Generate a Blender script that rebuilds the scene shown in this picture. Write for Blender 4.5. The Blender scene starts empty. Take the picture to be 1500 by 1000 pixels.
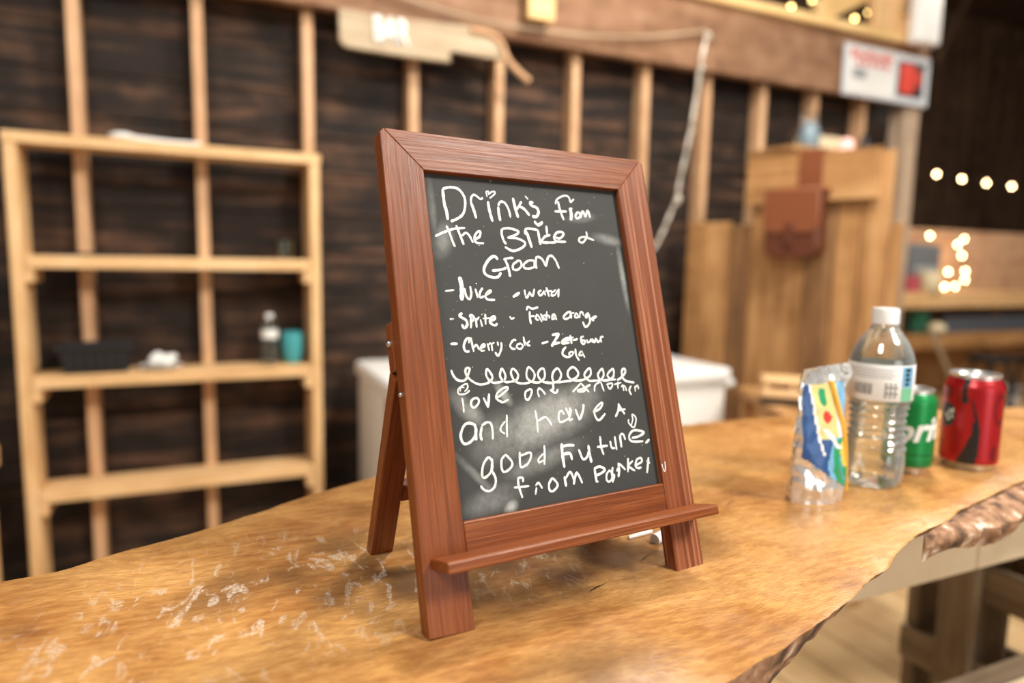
import bpy, bmesh, math, random
from mathutils import Vector, Matrix, noise
random.seed(7)
S = bpy.context.scene
COL = S.collection
R_ = math.radians

def lin(r, g, b):
    f = lambda c: (c/255/12.92) if c/255 <= .04045 else ((c/255+.055)/1.055)**2.4
    return (f(r), f(g), f(b), 1)

# ------------------------------------------------------------------ camera
C0 = Vector((0, 0, 1.315))
CX = Vector((0.91120879, -0.41148374, 0.01948525))      # right
CY = Vector((-0.03105736, -0.115787, -0.9927884))       # down
CZ = Vector((0.41077242, 0.90403236, -0.11828574))      # forward
cd = bpy.data.cameras.new('camera'); cam = bpy.data.objects.new('camera', cd); COL.objects.link(cam)
cd.sensor_width = 36; cd.lens = 24; cd.clip_start = .02; cd.clip_end = 60
mw = Matrix((CX, -CY, -CZ)).transposed().to_4x4(); mw.translation = C0
cam.matrix_world = mw
cd.dof.use_dof = True; cd.dof.focus_distance = .56; cd.dof.aperture_fstop = 2.3
S.camera = cam

def ray(x, y):
    return CX*((x-750)/1000)+CY*((y-500)/1000)+CZ
def at(x, y, ax, v):
    d = ray(x, y); return C0+d*((v-C0[ax])/d[ax])

# ------------------------------------------------------------------ light
S.view_settings.view_transform = 'Standard'; S.view_settings.look = 'None'
S.view_settings.gamma = 1; S.view_settings.use_curve_mapping = False
S.view_settings.exposure = -.1
w = bpy.data.worlds.new('world'); S.world = w; w.use_nodes = True
w.node_tree.nodes['Background'].inputs[0].default_value = (1, .96, .90, 1)
w.node_tree.nodes['Background'].inputs[1].default_value = .29
def area(name, loc, target, size, power, col):
    l = bpy.data.lights.new(name, 'AREA'); l.shape = 'DISK'; l.size = size; l.energy = power; l.color = col
    o = bpy.data.objects.new(name, l); COL.objects.link(o); o.location = loc
    o.rotation_euler = (Vector(target)-Vector(loc)).to_track_quat('-Z', 'Y').to_euler()
    return o
area('barn_lamp_light', (1.9, -1.2, 3.6), (.9, 1.6, 1.0), .8, 140, (1, .95, .87))
area('bar_lamp_light', (1.7, 1.35, 3.7), (1.2, 1.9, 1.05), .6, 98, (1, .94, .85))
area('left_fill_light', (-1.6, -.6, 3.5), (.1, 2.6, 1.2), 1.0, 72, (1, .95, .87))  # unseen fill added at upper left, lifts the freezer's left side
area('front_fill_light', (1.2, -4.2, 1.5), (.9, 1.0, .9), 2.6, 62, (.96, .98, 1))  # unseen fill added behind the camera to brighten the apron under the slab
area('far_fill_light', (6.0, 2.2, 4.2), (5.6, 4.4, .8), 1.0, 130, (1, .87, .72))  # unseen fill added over the far area, brightens end post and counter

# ------------------------------------------------------------------ materials
def mat(name):
    m = bpy.data.materials.new(name); m.use_nodes = True
    nt = m.node_tree; return m, nt, nt.nodes['Principled BSDF']
def plain(name, c, rough=.5, metal=0, spec=.5, **k):
    m, nt, b = mat(name)
    b.inputs['Base Color'].default_value = c; b.inputs['Roughness'].default_value = rough
    b.inputs['Metallic'].default_value = metal; b.inputs['Specular IOR Level'].default_value = spec
    # slight procedural variation of the surface
    n = nt.nodes.new('ShaderNodeTexNoise'); n.inputs['Scale'].default_value = k.get('scale', 60)
    t = nt.nodes.new('ShaderNodeTexCoord'); nt.links.new(t.outputs['Object'], n.inputs['Vector'])
    bp = nt.nodes.new('ShaderNodeBump'); bp.inputs['Strength'].default_value = k.get('bump', .04); bp.inputs['Distance'].default_value = .002
    nt.links.new(n.outputs['Fac'], bp.inputs['Height']); nt.links.new(bp.outputs['Normal'], b.inputs['Normal'])
    return m
def emis(name, c, s):
    m, nt, b = mat(name)
    b.inputs['Base Color'].default_value = c
    b.inputs['Emission Color'].default_value = c; b.inputs['Emission Strength'].default_value = s
    return m
def ramp(nt, stops):
    r = nt.nodes.new('ShaderNodeValToRGB'); e = r.color_ramp.elements
    e[0].position, e[0].color = stops[0]; e[1].position, e[1].color = stops[-1]
    for p, c in stops[1:-1]:
        x = e.new(p); x.color = c
    return r
def wood(name, dark, mid, light, axis=2, rough=.55, freq=55, stretch=14, bump=.25, spec=.35, blotch=.35, coat=0):
    m, nt, b = mat(name); N = nt.nodes; L = nt.links
    tc = N.new('ShaderNodeTexCoord'); oi = N.new('ShaderNodeObjectInfo')
    mul = N.new('ShaderNodeMath'); mul.operation = 'MULTIPLY'; mul.inputs[1].default_value = 37
    L.new(oi.outputs['Random'], mul.inputs[0])
    add = N.new('ShaderNodeVectorMath'); add.operation = 'ADD'
    L.new(tc.outputs['Object'], add.inputs[0]); L.new(mul.outputs[0], add.inputs[1])
    mp = N.new('ShaderNodeMapping'); sc = [freq]*3; sc[axis] = freq/stretch; mp.inputs['Scale'].default_value = sc
    L.new(add.outputs[0], mp.inputs['Vector'])
    n1 = N.new('ShaderNodeTexNoise'); n1.inputs['Scale'].default_value = 1; n1.inputs['Detail'].default_value = 5; n1.inputs['Distortion'].default_value = .7
    L.new(mp.outputs[0], n1.inputs['Vector'])
    n2 = N.new('ShaderNodeTexNoise'); n2.inputs['Scale'].default_value = 7; n2.inputs['Detail'].default_value = 3
    L.new(add.outputs[0], n2.inputs['Vector'])
    mx = N.new('ShaderNodeMix'); mx.data_type = 'FLOAT'; mx.inputs[0].default_value = blotch
    L.new(n1.outputs['Fac'], mx.inputs[2]); L.new(n2.outputs['Fac'], mx.inputs[3])
    r = ramp(nt, [(.3, dark), (.5, mid), (.7, light)])
    L.new(mx.outputs[0], r.inputs['Fac']); L.new(r.outputs['Color'], b.inputs['Base Color'])
    bp = N.new('ShaderNodeBump'); bp.inputs['Strength'].default_value = bump; bp.inputs['Distance'].default_value = .002
    L.new(n1.outputs['Fac'], bp.inputs['Height']); L.new(bp.outputs['Normal'], b.inputs['Normal'])
    b.inputs['Roughness'].default_value = rough; b.inputs['Specular IOR Level'].default_value = spec
    b.inputs['Coat Weight'].default_value = coat; b.inputs['Coat Roughness'].default_value = .25
    return m

M = {}
for ax, n in ((0, 'x'), (1, 'y'), (2, 'z')):
    M['pine_'+n] = wood('new_pine_'+n, lin(196,152,102), lin(224,182,130), lin(238,204,158), ax, freq=40)
    M['stud_'+n] = wood('barn_stud_'+n, lin(168,126,90), lin(204,160,120), lin(222,184,144), ax, freq=40)
    M['cherry_'+n] = wood('stained_cherry_'+n, lin(94,44,16), lin(124,63,25), lin(148,84,42), ax, rough=.38, freq=520, stretch=45, bump=.3, spec=.32, blotch=.3, coat=.05)
    M['gate_'+n] = wood('weathered_board_'+n, lin(124,86,48), lin(172,126,78), lin(200,156,106), ax, freq=24, stretch=18, rough=.7)
    M['grey_'+n] = wood('grey_pallet_'+n, lin(86,72,56), lin(126,108,86), lin(156,138,112), ax, freq=30, rough=.8)
M['cherry_pale'] = wood('open_grain_cherry', lin(104,50,24), lin(132,71,38), lin(182,124,92), 2, rough=.45, freq=230, stretch=60, bump=.4, spec=.32, blotch=.12, coat=.04)
M['post'] = wood('pale_grey_post', lin(150,128,108), lin(182,158,134), lin(204,182,160), 2, freq=24, rough=.75)
M['gate_dark'] = wood('weathered_board_dark', lin(92,64,40), lin(128,92,58), lin(156,116,76), 2, freq=24, stretch=18, rough=.7)
M['beam'] = wood('beam_wood', lin(98,68,46), lin(134,97,70), lin(158,122,94), 0, freq=14, stretch=12, rough=.7, blotch=.6)
M['plate'] = wood('plate_wood', lin(206,164,104), lin(226,188,128), lin(238,206,152), 0, freq=30)
M['apron'] = wood('apron_board', lin(214,190,154), lin(232,212,180), lin(242,226,198), 0, freq=14, rough=.6, blotch=.6)
M['drift'] = wood('driftwood', lin(150,130,104), lin(178,158,130), lin(194,176,150), 0, freq=26, rough=.7)
M['floor'] = wood('floor_boards', lin(166,134,92), lin(192,160,116), lin(206,178,134), 1, freq=18, rough=.5, blotch=.6)
M['siding'] = wood('dark_siding', lin(12,9,7), lin(40,29,22), lin(104,74,54), 0, freq=20, stretch=12, rough=.8, bump=.4, blotch=.32)
M['farwall'] = wood('far_barn_boards', lin(58,42,30), lin(88,66,50), lin(122,96,74), 2, freq=7, stretch=10, rough=.9)
M['white'] = plain('white_enamel', lin(236,234,228), .35)
M['white2'] = plain('white_plastic', lin(240,240,238), .4)
M['black'] = plain('black_plastic', lin(26,25,28), .5)
M['ink'] = plain('black_print', lin(30,26,26), .4)
M['steel'] = plain('steel', lin(190,190,192), .3, 1)
M['alu'] = plain('can_aluminium', lin(222,222,220), .28, .85)
M['brass'] = plain('brown_tag', lin(168,118,72), .6)
M['red'] = plain('can_red', lin(172,18,26), .3, .35, .6, bump=.01)
M['redd'] = plain('can_dark_red', lin(120,16,22), .3, .3, .6, bump=.01)
M['green'] = plain('can_green', lin(14,138,66), .3, .35, .6, bump=.01)
M['greend'] = plain('can_dark_green', lin(10,110,52), .3, .35, .6, bump=.01)
M['teal'] = plain('teal_ceramic', lin(70,158,164), .3)
M['tealdk'] = plain('dark_teal_print', lin(32,52,56), .4)
M['paper'] = plain('white_paper', lin(238,236,232), .8)
M['grey'] = plain('grey_print', lin(150,152,152), .6)
M['blue'] = plain('blue_print', lin(44,84,140), .35)
M['lblue'] = plain('light_blue_print', lin(120,178,214), .4)
M['mint'] = plain('mint_print', lin(120,190,150), .4)
M['yellow'] = plain('yellow_print', lin(226,204,96), .4)
M['palelime'] = plain('pale_lime_print', lin(214,206,138), .35)
M['tealp'] = plain('teal_print', lin(70,160,170), .35)
M['straw'] = plain('straw_yellow', lin(242,184,66), .4)
M['pgreen'] = plain('green_print', lin(40,150,96), .4)
M['pred'] = plain('red_print', lin(208,62,48), .4)
M['leather'] = plain('brown_leather', lin(128,72,42), .5, scale=25, bump=.3)
M['leather2'] = plain('dark_leather', lin(92,46,26), .5, scale=25, bump=.3)
M['chalk'] = plain('chalk_stick', lin(244,243,240), .9)
M['pvc'] = plain('silver_wire', lin(214,206,192), .35, .3)
M['clothgrey'] = plain('grey_cloth', lin(112,116,122), .8)
M['cream'] = plain('cream_ceramic', lin(222,208,172), .5)
M['pink'] = plain('pink_card', lin(186,84,96), .6)
M['slate'] = plain('slate_board', lin(112,124,140), .6)
M['peach'] = wood('plywood_panel', lin(184,140,108), lin(212,172,138), lin(226,192,160), 0, freq=6, rough=.7, blotch=.6)
M['bulb'] = emis('warm_bulb', (1, .66, .34, 1), 46)
M['bulb2'] = emis('amber_bulb', (1, .68, .24, 1), 15)
M['pinkglow'] = emis('pink_glow', (1, .55, .5, 1), .7)

# foil: crinkled silver
m, nt, b = mat('silver_foil'); M['foil'] = m
b.inputs['Base Color'].default_value = lin(226,224,220); b.inputs['Metallic'].default_value = .68; b.inputs['Roughness'].default_value = .18
n = nt.nodes.new('ShaderNodeTexNoise'); n.inputs['Scale'].default_value = 46; n.inputs['Detail'].default_value = 1
t = nt.nodes.new('ShaderNodeTexCoord'); nt.links.new(t.outputs['Object'], n.inputs['Vector'])
bp = nt.nodes.new('ShaderNodeBump'); bp.inputs['Strength'].default_value = 1.0; bp.inputs['Distance'].default_value = .009
nt.links.new(n.outputs['Fac'], bp.inputs['Height']); nt.links.new(bp.outputs['Normal'], b.inputs['Normal'])

def glassy(name, tint, ior, clear, rough=.02, haze=.0):
    """thin clear wall: mostly lets light straight through, mirrors towards grazing angles, a little milky"""
    m = bpy.data.materials.new(name); m.use_nodes = True; nt = m.node_tree
    nt.nodes.remove(nt.nodes['Principled BSDF']); out = nt.nodes['Material Output']
    tr = nt.nodes.new('ShaderNodeBsdfTransparent'); tr.inputs[0].default_value = tint
    gl = nt.nodes.new('ShaderNodeBsdfGlossy'); gl.inputs['Roughness'].default_value = rough; gl.inputs['Color'].default_value = (1, 1, 1, 1)
    df = nt.nodes.new('ShaderNodeBsdfDiffuse'); df.inputs['Color'].default_value = (.9, .93, .9, 1)
    fr = nt.nodes.new('ShaderNodeFresnel'); fr.inputs['IOR'].default_value = ior
    mr = nt.nodes.new('ShaderNodeMath'); mr.operation = 'MULTIPLY_ADD'; mr.inputs[1].default_value = .85; mr.inputs[2].default_value = clear
    mr.use_clamp = True
    nt.links.new(fr.outputs[0], mr.inputs[0])
    m1 = nt.nodes.new('ShaderNodeMixShader'); lw = nt.nodes.new('ShaderNodeLayerWeight'); lw.inputs[0].default_value = .35
    hz = nt.nodes.new('ShaderNodeMath'); hz.operation = 'MULTIPLY'; hz.inputs[1].default_value = haze
    nt.links.new(lw.outputs['Facing'], hz.inputs[0]); nt.links.new(hz.outputs[0], m1.inputs[0])
    nt.links.new(tr.outputs[0], m1.inputs[1]); nt.links.new(df.outputs[0], m1.inputs[2])
    mx = nt.nodes.new('ShaderNodeMixShader')
    nt.links.new(mr.outputs[0], mx.inputs[0]); nt.links.new(m1.outputs[0], mx.inputs[1]); nt.links.new(gl.outputs[0], mx.inputs[2])
    nt.links.new(mx.outputs[0], out.inputs['Surface'])
    return m
M['pet'] = glassy('clear_plastic', (.98, .99, .98, 1), 1.5, .03, .03, .45)
M['glass'] = glassy('clear_glass', (.86, .92, .88, 1), 1.5, .03)
M['water'] = glassy('water', (.96, .985, .97, 1), 1.2, .01, .02, .08)

# slab top
def slab_material():
    m, nt, b = mat('varnished_slab'); N = nt.nodes; L = nt.links
    tc = N.new('ShaderNodeTexCoord'); P = tc.outputs['Object']
    def noise_(scale, detail, vec=P, dist=0):
        n = N.new('ShaderNodeTexNoise'); n.inputs['Scale'].default_value = scale; n.inputs['Detail'].default_value = detail
        n.inputs['Distortion'].default_value = dist; L.new(vec, n.inputs['Vector']); return n.outputs['Fac']
    def mapv(scale, rot=(0,0,0), loc=(0,0,0), vec=P):
        q = N.new('ShaderNodeMapping'); q.inputs['Scale'].default_value = scale; q.inputs['Rotation'].default_value = rot; q.inputs['Location'].default_value = loc
        L.new(vec, q.inputs['Vector']); return q.outputs[0]
    def mixc(f, a, c, mode='MIX'):
        q = N.new('ShaderNodeMix'); q.data_type = 'RGBA'; q.blend_type = mode
        if isinstance(f, float): q.inputs[0].default_value = f
        else: L.new(f, q.inputs[0])
        for s, i in ((a, 6), (c, 7)):
            if isinstance(s, tuple): q.inputs[i].default_value = s
            else: L.new(s, q.inputs[i])
        return q.outputs[2]
    def mr(v, a, b_, c=0., d=1.):
        q = N.new('ShaderNodeMapRange'); q.interpolation_type = 'SMOOTHSTEP'
        for i, s in enumerate((a, b_, c, d)): q.inputs[i+1].default_value = s
        L.new(v, q.inputs[0]); return q.outputs[0]
    def math_(op, a, c):
        q = N.new('ShaderNodeMath'); q.operation = op
        for i, s in enumerate((a, c)):
            if isinstance(s, float): q.inputs[i].default_value = s
            else: L.new(s, q.inputs[i])
        return q.outputs[0]
    def ell(cx, cy, rx, ry, rot=0, soft=.35):
        v = N.new('ShaderNodeVectorMath'); v.operation = 'SUBTRACT'; L.new(P, v.inputs[0]); v.inputs[1].default_value = (cx, cy, 0)
        v = mapv((1, 1, 0), (0, 0, -rot), vec=v.outputs[0])
        v = mapv((1/rx, 1/ry, 0), vec=v)
        l = N.new('ShaderNodeVectorMath'); l.operation = 'LENGTH'; L.new(v, l.inputs[0])
        return mr(l.outputs['Value'], soft, 1.2, 1., 0.)
    warp = noise_(5, 3)
    wv = N.new('ShaderNodeVectorMath'); wv.operation = 'SCALE'
    nc = N.new('ShaderNodeTexNoise'); nc.inputs['Scale'].default_value = 4; L.new(P, nc.inputs['Vector'])
    L.new(nc.outputs['Color'], wv.inputs[0]); wv.inputs['Scale'].default_value = .05
    av = N.new('ShaderNodeVectorMath'); av.operation = 'ADD'; L.new(P, av.inputs[0]); L.new(wv.outputs[0], av.inputs[1]); W = av.outputs[0]
    big = noise_(7.5, 7, W, .5)
    base = ramp(nt, [(.3, lin(124,78,42)), (.40, lin(170,115,62)), (.52, lin(196,144,84)), (.75, lin(212,164,106))]); L.new(big, base.inputs[0])
    grain = noise_(1, 4, mapv((36, 150, 40), (0, 0, .35), vec=W))
    c = mixc(.24, base.outputs[0], mixc(mr(grain, .35, .65), lin(128,80,36), lin(224,176,108)), 'MIX')
    fib = noise_(1, 3, mapv((110, 1000, 40), (0, 0, .5), vec=W))
    c = mixc(math_('MULTIPLY', mr(fib, .44, .62), .42), c, lin(120,76,38))
    # brown heart stains, with the easel's shade painted in around and between its legs
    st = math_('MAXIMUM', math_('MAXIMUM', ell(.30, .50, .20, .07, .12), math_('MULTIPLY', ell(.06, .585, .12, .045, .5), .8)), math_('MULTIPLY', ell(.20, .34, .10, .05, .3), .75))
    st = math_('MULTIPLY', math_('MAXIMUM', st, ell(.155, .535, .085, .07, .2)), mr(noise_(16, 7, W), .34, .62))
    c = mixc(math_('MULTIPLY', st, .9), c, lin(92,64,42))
    # pale finish loss / scratches in the varnish
    sc = math_('MAXIMUM', ell(.03, .54, .20, .13, .2), math_('MULTIPLY', ell(.25, .50, .07, .05, .3), .9))
    pale = math_('MULTIPLY', mr(noise_(75, 9, mapv((1, .4, 1), (0, 0, -.6), vec=W), 1.2), .54, .65), sc)
    pale = math_('MULTIPLY', pale, mr(noise_(420, 3), .40, .58, .25, 1.))
    c = mixc(math_('MULTIPLY', pale, .62), c, lin(216,204,186))
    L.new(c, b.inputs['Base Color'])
    rg = mr(noise_(20, 4, W), .3, .7, .17, .40); L.new(rg, b.inputs['Roughness'])
    b.inputs['Specular IOR Level'].default_value = .42
    bpn = N.new('ShaderNodeBump'); bpn.inputs['Strength'].default_value = .22; bpn.inputs['Distance'].default_value = .0015
    h = math_('ADD', math_('ADD', fib, math_('MULTIPLY', noise_(90, 3, W), .6)), math_('MULTIPLY', big, 4.))
    L.new(h, bpn.inputs['Height']); L.new(bpn.outputs[0], b.inputs['Normal'])
    return m
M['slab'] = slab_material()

# bark
m, nt, b = mat('bark'); M['bark'] = m
t = nt.nodes.new('ShaderNodeTexCoord')
n = nt.nodes.new('ShaderNodeTexNoise'); n.inputs['Scale'].default_value = 45; n.inputs['Detail'].default_value = 6; nt.links.new(t.outputs['Object'], n.inputs['Vector'])
r = ramp(nt, [(.34, lin(66,46,34)), (.48, lin(140,102,74)), (.58, lin(170,130,98)), (.68, lin(218,204,188))]); nt.links.new(n.outputs[0], r.inputs[0]); nt.links.new(r.outputs[0], b.inputs['Base Color'])
bp = nt.nodes.new('ShaderNodeBump'); bp.inputs['Strength'].default_value = .9; bp.inputs['Distance'].default_value = .006
nt.links.new(n.outputs[0], bp.inputs['Height']); nt.links.new(bp.outputs[0], b.inputs['Normal']); b.inputs['Roughness'].default_value = .85

# chalkboard (local X = along the board, local Z = up)
def board_material():
    m, nt, b = mat('chalkboard_paint'); N = nt.nodes; L = nt.links
    tc = N.new('ShaderNodeTexCoord'); P = tc.outputs['Object']
    def math_(op, a, c):
        q = N.new('ShaderNodeMath'); q.operation = op
        for i, s in enumerate((a, c)):
            if isinstance(s, (int, float)): q.inputs[i].default_value = s
            else: L.new(s, q.inputs[i])
        return q.outputs[0]
    acc = None
    sm = [(.122,-.236,.066,.023,.30,.42), (.075,-.246,.03,.02,.5,.22), (.052,-.222,.022,.009,-.8,.30), (.085,-.212,.014,.005,-1.0,.35), (.066,-.292,.03,.012,.2,.2),
          (.115,-.268,.045,.010,.25,.22), (.08,-.3,.008,.006,.6,.45), (.047,-.086,.010,.018,-.4,.22), (.213,-.079,.020,.006,-.15,.22),
          (.187,-.060,.018,.005,.15,.16), (.2245,-.115,.004,.034,.03,.28), (.055,-.275,.035,.004,-.85,.18), (.040,-.06,.004,.03,0,.15)]
    for cx, cz, rx, rz, rot, st in sm:
        v = N.new('ShaderNodeVectorMath'); v.operation = 'SUBTRACT'; L.new(P, v.inputs[0]); v.inputs[1].default_value = (cx, 0, cz)
        q = N.new('ShaderNodeMapping'); q.inputs['Rotation'].default_value = (0, rot, 0); L.new(v.outputs[0], q.inputs[0])
        q2 = N.new('ShaderNodeMapping'); q2.inputs['Scale'].default_value = (1/rx, 0, 1/rz); L.new(q.outputs[0], q2.inputs[0])
        l = N.new('ShaderNodeVectorMath'); l.operation = 'LENGTH'; L.new(q2.outputs[0], l.inputs[0])
        g = N.new('ShaderNodeMapRange'); g.interpolation_type = 'SMOOTHSTEP'
        for i, s in enumerate((.15, 1.2, st*1.1, 0)): g.inputs[i+1].default_value = s
        L.new(l.outputs['Value'], g.inputs[0])
        acc = g.outputs[0] if acc is None else math_('MAXIMUM', acc, g.outputs[0])
    n = N.new('ShaderNodeTexNoise'); n.inputs['Scale'].default_value = 70; n.inputs['Detail'].default_value = 7; n.inputs['Roughness'].default_value = .75; L.new(P, n.inputs[0])
    nr = N.new('ShaderNodeMapRange')
    for i, s in enumerate((.3, .7, .35, 1.3)): nr.inputs[i+1].default_value = s
    L.new(n.outputs[0], nr.inputs[0])
    f = math_('MULTIPLY', acc, nr.outputs[0])
    sp = N.new('ShaderNodeTexNoise'); sp.inputs['Scale'].default_value = 420; sp.inputs['Detail'].default_value = 1; L.new(P, sp.inputs[0])
    sr = N.new('ShaderNodeMapRange')
    for i, s in enumerate((.77, .83, 0, .5)): sr.inputs[i+1].default_value = s
    L.new(sp.outputs[0], sr.inputs[0])
    n2 = N.new('ShaderNodeTexNoise'); n2.inputs['Scale'].default_value = 14; n2.inputs['Detail'].default_value = 4; L.new(P, n2.inputs[0])
    f = math_('ADD', math_('MAXIMUM', f, sr.outputs[0]), math_('MULTIPLY', n2.outputs[0], .035))
    mx = N.new('ShaderNodeMix'); mx.data_type = 'RGBA'; L.new(f, mx.inputs[0])
    mx.inputs[6].default_value = lin(50,50,48); mx.inputs[7].default_value = lin(214,214,208)
    L.new(mx.outputs[2], b.inputs['Base Color']); b.inputs['Roughness'].default_value = .62; b.inputs['Specular IOR Level'].default_value = .3
    return m
M['board'] = board_material()
# chalk writing
m, nt, b = mat('chalk_line'); M['writing'] = m
t = nt.nodes.new('ShaderNodeTexCoord'); n = nt.nodes.new('ShaderNodeTexNoise'); n.inputs['Scale'].default_value = 520; n.inputs['Detail'].default_value = 3
nt.links.new(t.outputs['Object'], n.inputs[0])
r = ramp(nt, [(.28, lin(172,171,166)), (.47, lin(232,230,224))]); nt.links.new(n.outputs[0], r.inputs[0]); nt.links.new(r.outputs[0], b.inputs['Base Color']); b.inputs['Roughness'].default_value = .95
b.inputs['Specular IOR Level'].default_value = .1

# ------------------------------------------------------------------ geometry helpers
class MB:
    def __init__(s): s.bm = bmesh.new()
    def _merge(s, t, mi=0):
        for f in t.faces: f.material_index = mi
        me = bpy.data.meshes.new('tmp'); t.to_mesh(me); t.free(); s.bm.from_mesh(me); bpy.data.meshes.remove(me)
    def box(s, a, b, bev=.002, mtx=None, mi=0, seg=1):
        t = bmesh.new(); bmesh.ops.create_cube(t, size=1)
        c = [(a[i]+b[i])/2 for i in range(3)]; d = [abs(b[i]-a[i]) for i in range(3)]
        for v in t.verts: v.co = Vector((v.co.x*d[0]+c[0], v.co.y*d[1]+c[1], v.co.z*d[2]+c[2]))
        if bev: bmesh.ops.bevel(t, geom=t.edges[:], offset=min(bev, min(d)*.3), segments=seg, affect='EDGES', profile=.5)
        if mtx: t.transform(mtx)
        s._merge(t, mi); return s
    def prism(s, poly, fn, bev=0, mi=0):
        """poly: list of 2D; fn(p, k) -> 3D for k = 0, 1"""
        t = bmesh.new()
        a = [t.verts.new(fn(p, 0)) for p in poly]; b = [t.verts.new(fn(p, 1)) for p in poly]
        t.faces.new(a); t.faces.new(b[::-1]); k = len(poly)
        for i in range(k): t.faces.new((a[i], b[i], b[(i+1) % k], a[(i+1) % k]))
        bmesh.ops.recalc_face_normals(t, faces=t.faces[:])
        if bev: bmesh.ops.bevel(t, geom=t.edges[:], offset=bev, segments=1, affect='EDGES', profile=.5)
        s._merge(t, mi); return s
    def tube(s, pts, r, n=8, cap=True, mi=0):
        t = bmesh.new(); pts = [Vector(p) for p in pts]; rings = []
        up = Vector((.3, .2, 1)).normalized()
        for i, p in enumerate(pts):
            d = (pts[min(i+1, len(pts)-1)]-pts[max(i-1, 0)]).normalized()
            x = d.cross(up)
            if x.length < .05: x = d.cross(Vector((1, .1, 0)))
            x.normalize(); y = d.cross(x); rr = r[i] if isinstance(r, (list, tuple)) else r
            rings.append([t.verts.new(p+(x*math.cos(2*math.pi*k/n)+y*math.sin(2*math.pi*k/n))*rr) for k in range(n)])
        for a, b in zip(rings, rings[1:]):
            for k in range(n): t.faces.new((a[k], a[(k+1) % n], b[(k+1) % n], b[k]))
        if cap: t.faces.new(rings[0][::-1]); t.faces.new(rings[-1])
        bmesh.ops.recalc_face_normals(t, faces=t.faces[:])
        s._merge(t, mi); return s
    def lathe(s, prof, c=(0,0,0), n=48, a0=0, mi=None, mifn=None, mod=None, closed=False):
        """prof: (r, z) pairs round the z axis; mifn(phi, z) picks the material slot"""
        t = bmesh.new(); c = Vector(c); rings = []
        for r, z in prof:
            if r < 1e-6: rings.append([t.verts.new(c+Vector((0, 0, z)))])
            else:
                ring = []
                for k in range(n):
                    p = a0+2*math.pi*k/n; rr = r*(mod(p, z) if mod else 1)
                    ring.append(t.verts.new(c+Vector((rr*math.cos(p), rr*math.sin(p), z))))
                rings.append(ring)
        tags = []
        for j, (a, b) in enumerate(zip(rings, rings[1:])):
            for k in range(n):
                q = (k+1) % n
                if len(a) == 1 and len(b) == 1: continue
                if len(a) == 1: f = t.faces.new((a[0], b[k], b[q]))
                elif len(b) == 1: f = t.faces.new((a[k], a[q], b[0]))
                else: f = t.faces.new((a[k], a[q], b[q], b[k]))
                if mifn:
                    ph = (2*math.pi*(k+.5)/n+math.pi) % (2*math.pi)-math.pi
                    f.material_index = mifn(math.degrees(ph), (prof[j][1]+prof[j+1][1])/2)
                else: f.material_index = mi or 0
        bmesh.ops.recalc_face_normals(t, faces=t.faces[:])
        me = bpy.data.meshes.new('tmp'); t.to_mesh(me); t.free(); s.bm.from_mesh(me); bpy.data.meshes.remove(me); return s
    def ball(s, c, r, n=12, mi=0, sc=(1,1,1)):
        t = bmesh.new(); bmesh.ops.create_uvsphere(t, u_segments=n, v_segments=max(6, n//2), radius=1)
        for v in t.verts: v.co = Vector((v.co.x*r*sc[0]+c[0], v.co.y*r*sc[1]+c[1], v.co.z*r*sc[2]+c[2]))
        s._merge(t, mi); return s
    def wrinkle(s, amp, fr, seed=0):
        for v in s.bm.verts: v.co += Vector(noise.noise_vector(v.co*fr+Vector((seed, seed*2, 3))))*amp
        return s

WM = {}
def link(o, parent=None, local=None):
    COL.objects.link(o)
    if parent is not None: o.parent = parent
    l = local or Matrix()
    o.matrix_basis = l
    WM[o] = (WM[parent] if parent is not None else Matrix()) @ l
def tag(o, label=None, cat=None, group=None, kind=None):
    if label: o['label'] = label
    if cat: o['category'] = cat
    if group: o['group'] = group
    if kind: o['kind'] = kind
    return o
def thing(name, label, cat, loc=(0,0,0), rotz=0, group=None):
    o = bpy.data.objects.new(name, None); o.empty_display_size = .05
    link(o, None, Matrix.Translation(loc) @ Matrix.Rotation(rotz, 4, 'Z'))
    return tag(o, label, cat, group)
def obj(name, mb, mats, parent=None, smooth=False, frame=None, label=None):
    """mesh given in world coordinates (or in `frame` coordinates when a frame matrix is given)"""
    me = bpy.data.meshes.new(name); bm = mb.bm
    if frame is None:
        if parent is None:
            lo = [min(v.co[i] for v in bm.verts) for i in range(3)]; hi = [max(v.co[i] for v in bm.verts) for i in range(3)]
            frame = Matrix.Translation(((lo[0]+hi[0])/2, (lo[1]+hi[1])/2, lo[2]))
        else: frame = Matrix.Translation(WM[parent].translation)@WM[parent].to_3x3().to_4x4()
        bm.transform(frame.inverted())
    bm.to_mesh(me); bm.free()
    for q in (mats if isinstance(mats, (list, tuple)) else [mats]): me.materials.append(q)
    if smooth:
        for p in me.polygons: p.use_smooth = True
        me.set_sharp_from_angle(angle=R_(40))
    o = bpy.data.objects.new(name, me)
    link(o, parent, (WM[parent].inverted() if parent is not None else Matrix()) @ frame)
    if label: o['label'] = label
    return o
def struct(name, mb, mats, label, parent=None, frame=None):
    o = obj(name, mb, mats, parent, frame=frame)
    o['kind'] = 'structure'
    if label and parent is None: o['label'] = label; o['category'] = name.split('_')[0]
    return o
def dup(root, loc, label=None):
    r = root.copy(); COL.objects.link(r); r.location = loc
    if label: r['label'] = label
    for ch in list(root.children):
        c = ch.copy(); COL.objects.link(c); c.parent = r
        for g in list(ch.children):
            d = g.copy(); COL.objects.link(d); d.parent = c
    return r
def interp(pts, x):
    if x <= pts[0][0]: return pts[0][1]
    for (a, p), (b, q) in zip(pts, pts[1:]):
        if x <= b:
            t = (x-a)/(b-a); return p+(q-p)*t
    return pts[-1][1]
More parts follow.
